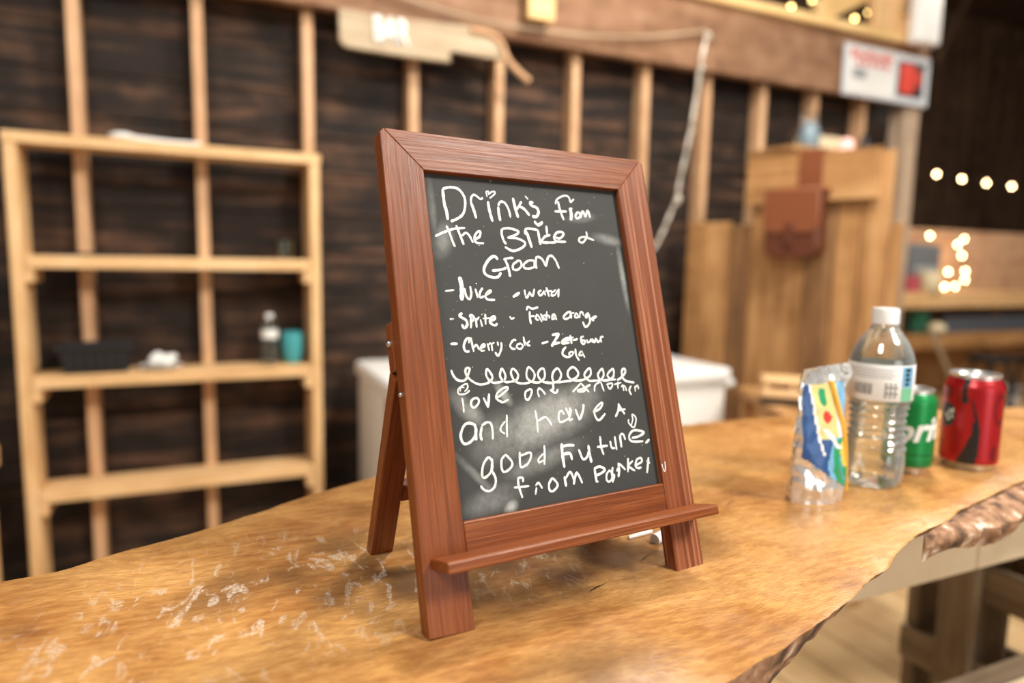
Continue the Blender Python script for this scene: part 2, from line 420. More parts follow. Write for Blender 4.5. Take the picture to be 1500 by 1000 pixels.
def crom(P, n=6):
    if len(P) < 3: return P
    out = []
    for i in range(len(P)-1):
        p0 = P[max(i-1, 0)]; p1 = P[i]; p2 = P[i+1]; p3 = P[min(i+2, len(P)-1)]
        for k in range(n):
            t = k/n
            out.append(tuple(.5*((2*p1[j])+(-p0[j]+p2[j])*t+(2*p0[j]-5*p1[j]+4*p2[j]-p3[j])*t*t+(-p0[j]+3*p1[j]-3*p2[j]+p3[j])*t**3) for j in range(len(p1))))
    out.append(tuple(P[-1])); return out

# ------------------------------------------------------------------ the barn
YW = 3.02                                   # front faces of the wall studs
b_ = MB()
b_.box((-5, -4, -.06), (13, 8.4, -.024), 0, None, 1)
x = -5.0
while x < 13:
    b_.box((x, -4, -.022), (x+.172, 8.4, 0), .004); x += .18
struct('floor', b_, [M['floor'], M['farwall']], 'pale wooden plank floor of the barn')
b_ = MB(); z = 0
while z < 2.45:
    t_ = .012*random.random()
    b_.box((-3.2, YW+.09+t_, z), (4.24, YW+.13, z+.163), .004); z += .166
struct('wall_back', b_, M['siding'], 'dark barn siding behind the wall studs')
b_ = MB(); x = -3.4
while x < 13:
    b_.box((x, 7.2+.02*random.random(), 0), (x+.238, 7.3, 5.2), .004); x += .24
struct('wall_far', b_, M['farwall'], 'dark vertical boards of the far barn wall')
b_ = MB(); x = -4
while x < 8.4:
    b_.box((12.4, x, 0), (12.5, x+.238, 5.2), .004); x += .24
struct('wall_right', b_, M['farwall'], 'dark vertical boards of the right barn wall')
b_ = MB(); x = -5
while x < 13:
    b_.box((x, 1.9, 5.2), (x+.3, 7.3, 5.24), .004); x += .302
struct('ceiling', b_, M['farwall'], 'dark board ceiling under the barn roof')

stud_labels = ['bare wall stud behind the left half of the shelf', 'bare wall stud behind the middle of the shelf',
  'bare wall stud just right of the open shelf', 'bare wall stud below the letters of the driftwood sign', 'bare wall stud below the right tip of the driftwood sign',
  'bare wall stud directly behind the chalkboard, right of the sign', 'bare wall stud behind the upper right corner of the chalkboard', 'bare wall stud just right of the hanging wire strand',
  'bare wall stud behind the left side of the plank gate', 'bare wall stud behind the left of the clutter on the gate', 'bare wall stud between the clutter and the end post']
sx = [-.40, .012, .425, .875, 1.285, 1.69, 2.10, 2.497, 2.89, 3.285, 3.685]
proto = None
for x, lb in zip(sx, stud_labels):
    if proto is None:
        proto = obj('wall_stud', MB().box((x-.021, YW, 0), (x+.021, YW+.088, 2.64), .003), M['stud_z']); o = proto
    else:
        o = proto.copy(); COL.objects.link(o); o.location.x = x
    tag(o, lb, 'wall stud', 'bare studs of the back wall')
tag(obj('corner_post', MB().box((3.98, YW-.06, 0), (4.10, YW+.06, 2.30), .004), M['post']), 'greyish timber post at the right end of the stud wall', 'post')
tag(obj('header_beam', MB().box((-3, 2.95, 2.31), (4.13, 3.01, 2.642), .006), M['beam']), 'wide brown header beam running across the studs', 'beam')
tag(obj('top_plate', MB().box((-3, 2.92, 2.646), (4.06, 3.14, 2.698), .004), M['plate']), 'pale yellow plank lying along the top of the header beam', 'plank')
tag(obj('upright_stud', MB().box((1.355, 2.87, 2.385), (1.485, 2.916, 3.4), .004), M['plate']), 'short pale upright nailed to the face of the header beam', 'post')
tag(obj('loft_post', MB().box((3.62, 2.93, 2.70), (4.02, 3.0, 4.0), .005), M['pine_z']), 'broad pale loft post above the right end of the beam', 'post')
a = at(1165, 33, 1, 3.04); c = at(1330, -44, 1, 3.04); dd = (c-a)
ang = math.atan2(dd.z, dd.x)
mt = Matrix.Translation((a.x, 3.04, a.z)) @ Matrix.Rotation(-ang, 4, 'Y')
tag(obj('loft_brace', MB().box((.17, -.02, -.065), (1.0, .02, .065), .004, mt), M['plate']), 'pale diagonal brace rising from the top plank', 'brace')
a = at(1385, 62, 1, 5.6); c = at(1425, -20, 1, 5.6)
tag(obj('barn_brace', MB().tube([a+(a-c)*.35, c+(c-a)*.5], .03, 4), M['farwall']), 'thin dark diagonal brace in the gloom at the upper right', 'brace')

# ------------------------------------------------------------------ open shelf
def shelf_y(): return 2.865, 3.015
y0, y1 = shelf_y()
sh = thing('open_shelf', 'tall pale pine shelf unit with four boards standing against the studs', 'shelf', (-.08, 2.94, 0))
obj('side_post', MB().box((-.602, y0, 0), (-.562, y1, 1.678), .003), M['pine_z'], sh)
obj('side_post', MB().box((.402, y0, 0), (.441, y1, 1.678), .003), M['pine_z'], sh)
obj('shelf_board', MB().box((-.606, y0-.002, 1.68), (.445, y1, 1.718), .003), M['pine_x'], sh)
for zt in (1.300, .871, .450):
    obj('shelf_board', MB().box((-.560, y0, zt-.045), (.400, y1, zt), .003), M['pine_x'], sh)
    for xa, xb in ((-.561, -.535), (.375, .401)):
        obj('cleat', MB().box((xa, y0+.004, zt-.095), (xb, y1, zt-.046), .002), M['pine_y'], sh)

# basket
bk = thing('storage_basket', 'black plastic basket on the second lowest shelf board', 'basket', (-.365, 2.94, .872))
def tray(cx, cy, z0, w, d, h, t, flare):
    q = MB(); bm = q.bm
    def ring(w, d, z): return [bm.verts.new((cx+sx*w/2, cy+sy*d/2, z)) for sx, sy in ((-1,-1),(1,-1),(1,1),(-1,1))]
    A = ring(w-flare, d-flare, z0); B = ring(w, d, z0+h); Cc = ring(w-t*2, d-t*2, z0+h); D = ring(w-flare-t*2, d-flare-t*2, z0+t)
    bm.faces.new(A[::-1]); bm.faces.new(D)
    for P, Q in ((A, B), (B, Cc), (Cc, D)):
        for k in range(4): bm.faces.new((P[k], P[(k+1) % 4], Q[(k+1) % 4], Q[k]))
    bmesh.ops.recalc_face_normals(bm, faces=bm.faces[:])
    return q
obj('body', tray(-.365, 2.94, .872, .235, .135, .10, .004, .035), M['black'], bk)
q = MB(); q.box((-.492, 2.862, .962), (-.238, 2.874, .978), .003).box((-.492, 3.000, .962), (-.238, 3.012, .978), .003).box((-.492, 2.875, .962), (-.480, 2.999, .978), .003).box((-.250, 2.875, .962), (-.238, 2.999, .978), .003)
obj('rim', q, M['black'], bk)
q = MB()
for k in range(6): q.box((-.455+k*.033, 2.876, .89), (-.440+k*.033, 2.880, .955), .001)
obj('slat_pattern', q, M['black'], bk)
pl = thing('small_plate', 'white plate holding crumpled paper on the shelf beside the basket', 'plate', (-.155, 2.94, .872))
obj('dish', MB().lathe([(0, .001), (.045, .001), (.074, .012), (.076, .014), (.070, .012), (.044, .005), (0, .005)], (-.155, 2.94, .872), 40), M['white'], pl, True)
q = MB(); 
for k in range(5): q.ball((-.175+.014*k, 2.935+.01*math.sin(k*2), 0.911+.008*math.sin(k*1.7)), .019, 14, sc=(1, .8, .7 if k != 3 else 1.2))
q.wrinkle(.012, 55)
tag(obj('paper_wad', q, M['paper']), 'crumpled white paper lying on the small plate', 'paper')

def small_bottle(loc, h, label, group=None):
    root = thing('water_bottle', label, 'bottle', loc); s = h/.2
    pr = [(0, 0), (.026, 0), (.031, .006), (.031, .03), (.027, .07), (.031, .10), (.031, .14), (.024, .165), (.0125, .182), (.0125, .188)]
    obj('shell', MB().lathe([(r*s, z*s) for r, z in pr], loc, 32), M['glass'], root, True)
    obj('paper_label', MB().lathe([(.0314*s, .105*s), (.0316*s, .106*s), (.0316*s, .138*s), (.0314*s, .139*s)], loc, 32), M['paper'], root, True)
    obj('cap', MB().lathe([(0, .188*s), (.0135*s, .186*s), (.0145*s, .187*s), (.0145*s, .199*s), (.013*s, .201*s), (0, .201*s)], loc, 24), M['white2'], root, True)
    return root
small_bottle((.245, 2.94, .872), .205, 'small clear water bottle standing on the shelf left of the teal cup')
cup = thing('ceramic_cup', 'teal drinking cup on the shelf right of the small bottle', 'cup', (.335, 2.945, .872))
obj('bowl', MB().lathe([(0, 0), (.027, 0), (.034, .012), (.041, .05), (.043, .10), (.041, .13), (.038, .13), (.040, .10), (.037, .05), (.03, .014), (0, .01)], (.335, 2.945, .872), 32), M['teal'], cup, True)
gl = obj('drinking_glass', MB().lathe([(0, 0), (.030, 0), (.036, .075), (.034, .075), (.029, .006), (0, .006)], (.315, 2.945, 1.301), 28), M['glass'], None, True)
tag(gl, 'small clear tumbler at the right end of the upper shelf board', 'glass')
tag(obj('black_tray', MB().box((-.50, 2.88, 1.301), (-.20, 2.99, 1.312), .002), M['black']), 'thin black tray lying on the left of the upper shelf board', 'tray')
sp = thing('white_spatula', 'white long-handled scoop lying on the topmost shelf board', 'utensil', (-.14, 2.93, 1.719))
q = MB().ball((-.25, 2.93, 1.735), .045, 16, sc=(1, .8, .36)); obj('scoop_head', q, M['white2'], sp, True)
obj('handle', MB().tube([(-.215, 2.93, 1.733), (-.1, 2.93, 1.729), (.01, 2.93, 1.728)], [.010, .008, .009], 10), M['white2'], sp, True)

# thing at the far left
pst = thing('step_stool', 'pale wooden stool partly seen at the left edge of the photo beside the shelf', 'stool', (-.72, 2.72, 0))
obj('seat', MB().box((-1.0, 2.56, .555), (-.664, 2.86, .66), .02), M['pine_x'], pst)
for xx in (-.70, -.96):
    for yy in (2.60, 2.82): obj('leg', MB().box((xx-.018, yy-.018, 0), (xx+.018, yy+.018, .555), .003), M['pine_z'], pst)

# ------------------------------------------------------------------ chest freezer
fz = thing('chest_freezer', 'white chest freezer standing behind the bar', 'freezer', (1.35, 2.57, 0))
obj('cabinet', MB().box((.615, 2.305, .05), (2.085, 2.985, .795), .012, seg=2), M['white'], fz, True)
obj('lid', MB().box((.60, 2.285, .80), (2.10, 2.99, .866), .022, seg=4), M['white2'], fz, True)
obj('gasket', MB().box((.625, 2.315, .793), (2.075, 2.975, .802), 0), M['grey'], fz)
obj('base_plinth', MB().box((.64, 2.33, 0), (2.06, 2.96, .052), 0), M['black'], fz)
hd = obj('lid_handle', MB().box((1.30, 2.262, .735), (1.46, 2.304, .79), .008), M['white2'], fz)
obj('hinge_knob', MB().ball((2.125, 2.34, .79), .028, 12, sc=(1.3, 1, .8)), M['white2'], fz, True)
obj('brown_tag', MB().box((.604, 2.40, .66), (.616, 2.455, .79), .002), M['brass'], fz, label='small brown tag on the left side')

# ------------------------------------------------------------------ plank gate with leather bag
gP = Vector((2.31, 2.95, 0)); gT = Vector((.31, -.99, 0)).normalized(); gN = Vector((gT.y, -gT.x, 0))   # gN points to the viewer side
if gN.x > 0: gN = -gN
def gs(x, y):           # along the gate and height for a sight line
    d = ray(x, y); t = (gP-C0).dot(gN)/d.dot(gN); p = C0+d*t
    return (p-gP).dot(gT), p.z
gF = Matrix.Translation(gP) @ Matrix(((gT.x, -gN.x, 0, 0), (gT.y, -gN.y, 0, 0), (0, 0, 1, 0), (0, 0, 0, 1)))   # local x along, y away from viewer
gate = thing('plank_gate', 'weathered plank gate with a raised middle standing at the end of the bar', 'gate', tuple(gP+gT*.5))
ed = [(1001, 1.52), (1063, 1.52), (1093, 1.50), (1132, 1.80), (1172, 1.80), (1214, 1.80), (1252, 1.80), (1294, 1.80), (1312, 1.50)]
sv = [gs(x, 450)[0] for x, _ in ed]
for i in range(8):
    a, c = sv[i]+.003, sv[i+1]-.003
    h = (1.525, 1.51, 1.80, 1.80, 1.80, 1.80, 1.80, 1.50)[i]
    q = MB().box((a, 0+.004*(i % 2), .0), (c, .024+.004*(i % 2), h), .003)
    obj('board', q, M['gate_z'] if i not in (1, 4) else M['gate_dark'], gate, frame=gF)
ra, rz0 = gs(1092, 285); rb, rz1 = gs(1296, 265)
obj('top_rail', MB().box((sv[2]-.02, -.03, 1.60), (sv[7]-.05, -.002, 1.815), .004), M['gate_x'], gate, frame=gF)
obj('rear_rail', MB().box((sv[0], .032, .5), (sv[8], .06, .62), .004), M['gate_x'], gate, frame=gF)
s0, zz0 = gs(1143, 283); s1, zz1 = gs(1221, 283); zb = gs(1165, 378)[1]
bag = thing('leather_bag', 'brown leather saddle bag hanging from the top of the plank gate', 'bag', tuple(gP+gT*((s0+s1)/2)+gN*.06+Vector((0, 0, zb))))
def roundrect(a, c, z0, z1, r):
    P = []
    for k in range(7): t = math.pi+k*math.pi/12; P.append((a+r+r*math.cos(t), z0+r+r*math.sin(t)))
    for k in range(7): t = 1.5*math.pi+k*math.pi/12; P.append((c-r+r*math.cos(t), z0+r+r*math.sin(t)))
    P += [(c-.004, z1), (a+.004, z1)]; return P
obj('pouch', MB().prism(roundrect(s0, s1, zb, zz0-.01, .05), lambda p, k: (p[0], -.033-.095*k, p[1]), .008), M['leather2'], bag, True, gF)
obj('flap', MB().prism(roundrect(s0-.008, s1+.006, zb+.11, zz0, .045), lambda p, k: (p[0], -.124-.012*k, p[1]), .004).box((s0-.008, -.13, zz0-.012), (s1+.006, -.031, zz0+.006), .004), M['leather'], bag, True, gF)
obj('strap', MB().box((s0+.10, -.038, zz0-.02), (s0+.21, -.031, 1.83), .002).box((s0+.10, -.038, 1.822), (s0+.21, .04, 1.829), .002), M['leather'], bag, frame=gF)
obj('buckle_tab', MB().box(((s0+s1)/2-.02, -.142, zb+.06), ((s0+s1)/2+.02, -.136, zb+.15), .002), M['leather2'], bag, frame=gF)

# clutter on a ledge behind the gate
ly = 2.80; p = at(1212, 223, 1, ly); lz = p.z
ledge = obj('wall_ledge', MB().box((p.x-.36, ly-.10, lz-.03), (p.x+.34, YW, lz), .003), M['gate_x'])
tag(ledge, 'narrow wooden ledge on the studs above the plank gate', 'ledge')
a = at(1190, 215, 1, ly); c = at(1240, 215, 1, ly)
tag(obj('cardboard_box', MB().box((a.x, ly, lz+.001), (c.x, ly+.12, lz+.085), .004), M['cream']), 'small beige box on the ledge above the gate', 'box')
a = at(1186, 215, 1, ly-.05)
jr = thing('wire_jar', 'bluish glass jar at the left of the clutter above the gate', 'jar', (a.x, ly-.04, lz))
obj('body', MB().lathe([(0, .001), (.05, .001), (.055, .02), (.055, .09), (.03, .12), (.03, .14), (.026, .14), (.026, .12), (.05, .09), (.05, .02), (0, .006)], (a.x, ly-.04, lz), 24), plain('blue_glass', lin(120,140,150), .2), jr, True)
obj('wire_handle', MB().tube([(a.x+.06*math.cos(t*.1*math.pi), ly-.04, lz+.12+.07*math.sin(t*.1*math.pi)) for t in range(11)], .005, 6), M['steel'], jr, True)
a = at(1240, 212, 1, ly-.06)
tag(obj('candle_lamp', MB().lathe([(0, .001), (.032, .001), (.04, .02), (.036, .05), (.02, .07), (0, .072)], (a.x, ly-.06, lz), 20), M['pinkglow'], None, True), 'small pink glowing lamp on the ledge above the gate', 'lamp')
a = at(1262, 212, 1, ly)
tag(obj('dark_bottle', MB().lathe([(0, .001), (.03, .001), (.03, .07), (.012, .10), (.012, .125), (0, .125)], (a.x+.02, ly, lz), 20), M['black'], None, True), 'small dark bottle at the right of the clutter above the gate', 'bottle')

# crate on a low table in front of the gate
tb = thing('side_table', 'low brown plank table behind the bar slab, in front of the gate', 'table', (2.08, 1.75, 0))
th = Matrix.Translation((2.08, 1.75, 0)) @ Matrix.Rotation(R_(63.4), 4, 'Z')
tz = .80
obj('table_top', MB().box((-.42, -.22, tz-.035), (.42, .22, tz), .004), M['gate_x'], tb, frame=th)
for a in (.10, .38):
    for c in (-.18, .18): obj('leg', MB().box((a-.025, c-.025, 0), (a+.025, c+.025, tz-.035), .003), M['gate_z'], tb, frame=th)
crp = at(1150, 590, 2, tz)
cw = Matrix.Translation((crp.x, crp.y, tz)) @ Matrix.Rotation(R_(-42), 4, 'Z')
cr = thing('wooden_crate', 'small wooden block with a dark base on the low table behind the foil pouch', 'crate', (crp.x, crp.y, tz))
obj('dark_base', MB().box((-.085, -.06, .001), (.085, .06, .026), .003), M['black'], cr, frame=cw, label='black base')
q = MB().box((-.09, -.065, .028), (.09, .065, .058), .004).box((-.085, -.055, .059), (-.06, .055, .078), .002).box((.01, -.055, .059), (.03, .055, .078), .002).box((.075, -.055, .059), (.088, .055, .078), .002)
obj('block', q, M['pine_x'], cr, frame=cw)
obj('top_slat', MB().box((-.09, -.065, .079), (.09, .065, .097), .005), M['pine_x'], cr, frame=cw)

# ------------------------------------------------------------------ signs, wires on the beam
BY = 2.93
sg = thing('driftwood_sign', 'pale driftwood plank sign with white BAR lettering on the beam', 'sign', (.9, BY, 2.2))
poly = [(495,13),(545,22),(610,31),(680,39),(705,45),(725,56),(741,72),(738,88),(715,86),(690,81),(662,76),(656,82),(660,92),(640,90),(610,86),(570,80),(530,74),(505,69),(497,60)]
P2 = [(at(x, y, 1, BY).x, at(x, y, 1, BY).z) for x, y in poly]
obj('plank', MB().prism(P2, lambda p, k: (p[0], BY-.015+.03*k, p[1]), .003), M['drift'], sg)
tw = [at(x, y, 1, BY-.02) for x, y in ((690, 44), (715, 49), (733, 62), (742, 85), (757, 103), (775, 119))]
obj('twig', MB().tube([Vector(p) for p in crom([tuple(v) for v in tw], 4)], .014, 8), M['stud_x'], sg, True)
def text_mesh(s, size, shear=0, offset=0):
    c = bpy.data.curves.new('t', 'FONT'); c.body = s; c.size = size; c.shear = shear; c.offset = offset; c.resolution_u = 3
    o = bpy.data.objects.new('t', c); COL.objects.link(o)
    bpy.context.view_layer.update()
    me = bpy.data.meshes.new_from_object(o.evaluated_get(bpy.context.evaluated_depsgraph_get()))
    bpy.data.objects.remove(o); bm = bmesh.new(); bm.from_mesh(me); bpy.data.meshes.remove(me)
    xs = [v.co.x for v in bm.verts]; x0, x1 = min(xs), max(xs)
    for v in bm.verts: v.co.x -= (x0+x1)/2
    return bm, x1-x0
bm, wd = text_mesh('BAR', .14, 0, .004)
pc = at(572, 62, 1, BY); pl_ = at(546, 60, 1, BY); pr_ = at(598, 60, 1, BY)
k = (pr_.x-pl_.x)/wd
q = MB(); q.bm.free(); q.bm = bm
for v in bm.verts: v.co = Vector((pc.x+v.co.x*k, BY-.0165, pc.z-.005+v.co.y*1.0))
r_ = bmesh.ops.extrude_face_region(bm, geom=bm.faces[:])
for e in r_['geom']:
    if isinstance(e, bmesh.types.BMVert): e.co.y -= .004
obj('letters', q, M['white2'], sg, label='white painted letters BAR')

pg = thing('poster_plate', 'glossy white sign plate with two posters at the right end of the beam', 'sign', (3.75, 2.93, 2.30))
obj('plate', MB().prism([(3.385, 2.30), (4.118, 2.30), (4.118, 2.587), (3.385, 2.587)], lambda p, k: (p[0], 2.93+.015*k, p[1]), .004), plain('glossy_plate', lin(206,212,218), .12, 0, .8), pg)
q = MB().box((3.405, 2.926, 2.318), (3.80, 2.929, 2.57), 0)
obj('left_poster', q, plain('poster_white', lin(232,230,226), .25), pg, label='white poster with red heading')
q = MB()
for i in range(8): q.box((3.425+i*.045, 2.9235, 2.515+.008*(i % 2)), (3.46+i*.045, 2.9255, 2.556-.006*(i % 3)), 0)
for i in range(5): q.box((3.47+i*.06, 2.9235, 2.478), (3.51+i*.06, 2.9255, 2.502), 0)
obj('red_heading', q, M['pred'], pg)
q = MB().box((3.45, 2.9235, 2.40), (3.56, 2.9255, 2.455), 0)
obj('grey_picture', q, M['grey'], pg)
obj('right_poster', MB().box((3.835, 2.926, 2.345), (4.06, 2.929, 2.545), 0), M['ink'], pg, label='red and black poster')
obj('red_print', MB().box((3.85, 2.9235, 2.36), (3.975, 2.9255, 2.53), 0).box((3.985, 2.9235, 2.41), (4.03, 2.9255, 2.50), 0), M['pred'], pg)
obj('screw', MB().lathe([(0, 0), (.012, 0), (.012, .006), (0, .008)], (0, 0, 0), 16), M['steel'], pg, True, Matrix.Translation((4.075, 2.929, 2.552)) @ Matrix.Rotation(R_(90), 4, 'X'))

a = at(1344, 60, 1, 2.79); c = at(1379, 60, 1, 2.79)
wb = thing('white_box', 'white box hanging on the loft post above the sign plate', 'box', ((a.x+c.x)/2, 2.83, a.z))
obj('housing', MB().box((a.x, 2.79, a.z), (c.x, 2.865, a.z+.5), .02, seg=3), M['white2'], wb, True)
obj('cap_strip', MB().box((a.x+.01, 2.796, a.z+.50), (c.x-.01, 2.86, a.z+.515), .003), M['grey'], wb)
obj('mount', MB().box(((a.x+c.x)/2-.03, 2.866, a.z+.2), ((a.x+c.x)/2+.03, 2.929, a.z+.3), .002), M['grey'], wb)

WY = 2.915
w1 = [at(x, y, 1, WY) for x, y in ((560, -16), (610, 2), (655, 16), (700, 28), (745, 37), (800, 45), (850, 51), (905, 54), (960, 53), (1000, 49), (1034, 45))]
tag(obj('wire_swag', MB().tube([Vector(p) for p in crom([tuple(v) for v in w1], 3)], .006, 6), M['drift'], None, True), 'pale wire drooping along the face of the header beam', 'wire')
pts = [(1037, 52), (1029, 80), (1023, 125), (1014, 180), (1005, 225), (997, 262), (991, 292), (980, 318), (970, 342), (958, 364), (944, 380)]
w2 = [Vector(p) for p in crom([tuple(at(x, y, 1, WY-.02)) for x, y in pts], 4)]
fs = thing('light_strand', 'twisted silver wire strand hanging down from a nail on the beam', 'string lights', tuple(w2[-1]))
for s_ in (0, math.pi):
    obj('wire', MB().tube([p+Vector((math.cos(i*.9+s_), .3, 0))*.0055 for i, p in enumerate(w2)], .0038, 6), M['pvc'], fs, True)
obj('nail_hook', MB().ball(w2[0]+Vector((0, .0, 0)), .018, 10), M['pvc'], fs, True)
for i in (6, 13, 24): obj('unlit_bulb', MB().ball(w2[i]+Vector((0, -.012, 0)), .013 if i != 24 else .021, 10, sc=(.8, .8, 1.2)), M['pvc'], fs, True)

# amber loft lights
lw = [at(x, y, 1, 3.3) for x, y in ((1130, -22), (1159, 8), (1190, -1), (1224, -12), (1252, 25), (1272, 16), (1290, -12))]
lf = thing('loft_string_lights', 'amber string lights seen through the loft brace above the beam', 'string lights', tuple(lw[0]))
obj('wire', MB().tube(lw, .004, 5), M['black'], lf)
for p in lw[1:6]: obj('bulb', MB().ball(p+Vector((0, 0, -.008)), .012, 10), M['bulb2'], lf, True)

# ------------------------------------------------------------------ far side of the barn
FY = 4.5
hp = [(1330, 238), (1372, 255), (1409, 262), (1445, 268), (1482, 273), (1520, 276)]
hw = [at(x, y, 1, FY) for x, y in hp]
hs = thing('hanging_string_lights', 'row of round warm bulbs strung across the dark barn at the right', 'string lights', tuple(hw[0]))
obj('wire', MB().tube([p+Vector((0, 0, .03)) for p in hw], .004, 5), M['black'], hs)
for p in hw[1:]: obj('bulb', MB().ball(p, .013, 10), M['bulb'], hs, True)
def xy(x, y, Y): return at(x, y, 1, Y)
ct = thing('serving_counter', 'long wooden serving counter across the barn behind the bottle', 'counter', (6.6, 4.4, 0))
a = xy(1312, 428, 4.25); c = xy(1312, 452, 4.25); X0 = a.x
obj('counter_top', MB().box((X0, 4.25, c.z), (X0+4.2, 4.75, a.z), .006), M['pine_x'], ct)
a2 = xy(1345, 492, 4.30); c2 = xy(1345, 512, 4.30)
obj('lower_board', MB().box((X0+.1, 4.27, c2.z), (X0+4.1, 4.7, a2.z), .006), M['gate_x'], ct)
for xx in (X0+.05, X0+2.2, X0+4.1): obj('leg', MB().box((xx-.04, 4.62, 0), (xx+.04, 4.70, c.z), .004), M['gate_z'], ct)
obj('back_panel', MB().box((X0, 4.70, 0), (X0+4.1, 4.725, c2.z), .002), M['gate_x'], ct)
a = xy(1320, 333, 4.8); 
tag(obj('plywood_panel', MB().box((a.x-.05, 4.80, xy(1320, 440, 4.8).z), (a.x+4.6, 4.83, a.z), .004), M['peach']), 'pinkish plywood panel behind the serving counter, hung with bulbs', 'panel')
lp = [(1340, 338), (1362, 345), (1390, 342), (1412, 350), (1403, 358), (1409, 374), (1414, 397), (1413, 410), (1399, 419), (1384, 420), (1389, 398)]
lwp = [xy(x, y, 4.6) for x, y in lp]
cs = thing('cluster_string_lights', 'clump of warm bulbs looped down the plywood panel over the counter', 'string lights', tuple(lwp[8]))
obj('wire', MB().tube(lwp, .004, 5), M['black'], cs)
for i in (1, 3, 4, 5, 6, 7, 8, 9, 10): obj('bulb', MB().ball(lwp[i], .013, 10), M['bulb'], cs, True)
ctz = xy(1312, 428, 4.25).z
def onct(px, Y=4.45): return at(px, 425, 1, Y).x
x0, x1 = onct(1336), onct(1383); zt = xy(1350, 356, 4.45).z
bgk = thing('grey_backpack', 'dark grey bag sitting on the serving counter left of the bulbs', 'bag', ((x0+x1)/2, 4.45, ctz))
obj('sack', MB().box((x0, 4.50, ctz+.012), (x1, 4.65, zt), .07, seg=4).wrinkle(.010, 8), M['clothgrey'], bgk, True)
obj('front_pocket', MB().box((x0+.07, 4.475, ctz+.10), (x1-.08, 4.512, ctz+.24), .016, seg=3), plain('pale_print', lin(168,172,170), .7), bgk, True)
x0, x1 = onct(1343, 4.32), onct(1374, 4.32)
jg = thing('cream_jug', 'cream jug standing in front of the grey bag on the counter', 'jug', ((x0+x1)/2, 4.32, ctz))
rr = (x1-x0)/2*.8
obj('body', MB().lathe([(0, .001), (rr*.8, .001), (rr, .06), (rr*.9, .14), (rr*.75, .19), (rr*.7, .19), (rr*.8, .14), (0, .02)], ((x0+x1)/2, 4.32, ctz), 24), M['cream'], jg, True)
obj('handle', MB().tube([((x0+x1)/2+rr*.85+.03*math.sin(t*math.pi/6), 4.32, ctz+.05+.02*t) for t in range(7)], .01, 6), M['cream'], jg, True)
x0, x1 = onct(1322, 4.34), onct(1342, 4.34)
tag(obj('pink_carton', MB().box((x0-.02, 4.28, ctz+.001), (x1-.03, 4.34, ctz+.15), .005), M['pink']), 'small pink carton on the counter beside the post', 'carton')
# shelf under the counter top
lz2 = a2.z
x0, x1 = at(1341, 490, 1, 4.47).x, at(1356, 490, 1, 4.47).x
tag(obj('teal_box', MB().box((x0, 4.45, lz2+.001), (x1, 4.55, xy(1350, 452, 4.40).z-.03), .004), plain('teal_card', lin(72,150,120), .6)), 'upright teal box on the lower counter board', 'box')
p = at(1369, 482, 1, 4.34)
lm = thing('dome_lamp', 'little cream domed lamp on the lower counter board beside the teal box', 'lamp', (p.x+.02, 4.32, lz2))
obj('base', MB().lathe([(0, .001), (.05, .001), (.05, .012), (.01, .02), (.01, .05), (0, .05)], (p.x, 4.32, lz2), 20), M['cream'], lm, True)
obj('shade', MB().lathe([(.085, .05), (.08, .08), (.055, .11), (0, .125)], (p.x, 4.32, lz2), 24), M['cream'], lm, True)
x0, x1 = at(1386, 485, 1, 4.42).x, at(1530, 485, 1, 4.42).x
tag(obj('slate_board', MB().box((x0, 4.44, lz2+.001), (x1, 4.46, xy(1400, 464, 4.42).z), .004), M['slate']), 'long grey slate board propped under the counter top', 'board')
p0, p1 = xy(1365, 487, 4.1), xy(1396, 560, 4.1)
tag(obj('lean_stick', MB().tube([p0, p1+(p1-p0)*2.0], .022, 8), M['drift']), 'pale stick leaning against the front of the counter', 'stick')

def bar_stool(px, Y, zs, label):
    p = at(px, 520, 1, Y); x = p.x
    st = thing('bar_stool', label, 'stool', (x, Y, 0), 0, 'black stools at the counter')
    obj('seat', MB().lathe([(0, zs-.05), (.16, zs-.05), (.19, zs-.03), (.19, zs), (.16, zs+.012), (0, zs+.015)], (x, Y, 0), 28), M['black'], st, True)
    for k in range(4):
        t = k*math.pi/2+.5
        obj('leg', MB().tube([(x+.12*math.cos(t), Y+.12*math.sin(t), zs-.05), (x+.2*math.cos(t), Y+.2*math.sin(t), 0)], .018, 8), M['black'], st, True)
    obj('foot_ring', MB().tube([(x+.17*math.cos(t*math.pi/10), Y+.17*math.sin(t*math.pi/10), zs*.4) for t in range(21)], .01, 6), M['black'], st, True)
zs_ = at(1445, 522, 1, 3.7).z
bar_stool(1452, 3.7, zs_, 'black round stool at the counter seen above the red can')
bar_stool(1522, 3.5, zs_, 'black round stool cut by the right edge of the photo')
p = at(1482, 575, 1, 3.9)
bn = thing('white_bin', 'small white bin behind the stools at the right edge', 'bin', (p.x, 3.95, 0))
obj('pail', MB().lathe([(0, .001), (.10, .001), (.13, p.z+.05), (.125, p.z+.05), (.095, .01), (0, .01)], (p.x, 3.95, 0), 24), M['white2'], bn, True)
obj('rim', MB().lathe([(.13, p.z+.04), (.138, p.z+.04), (.138, p.z+.055), (.13, p.z+.055)], (p.x, 3.95, 0), 24), M['grey'], bn, True)

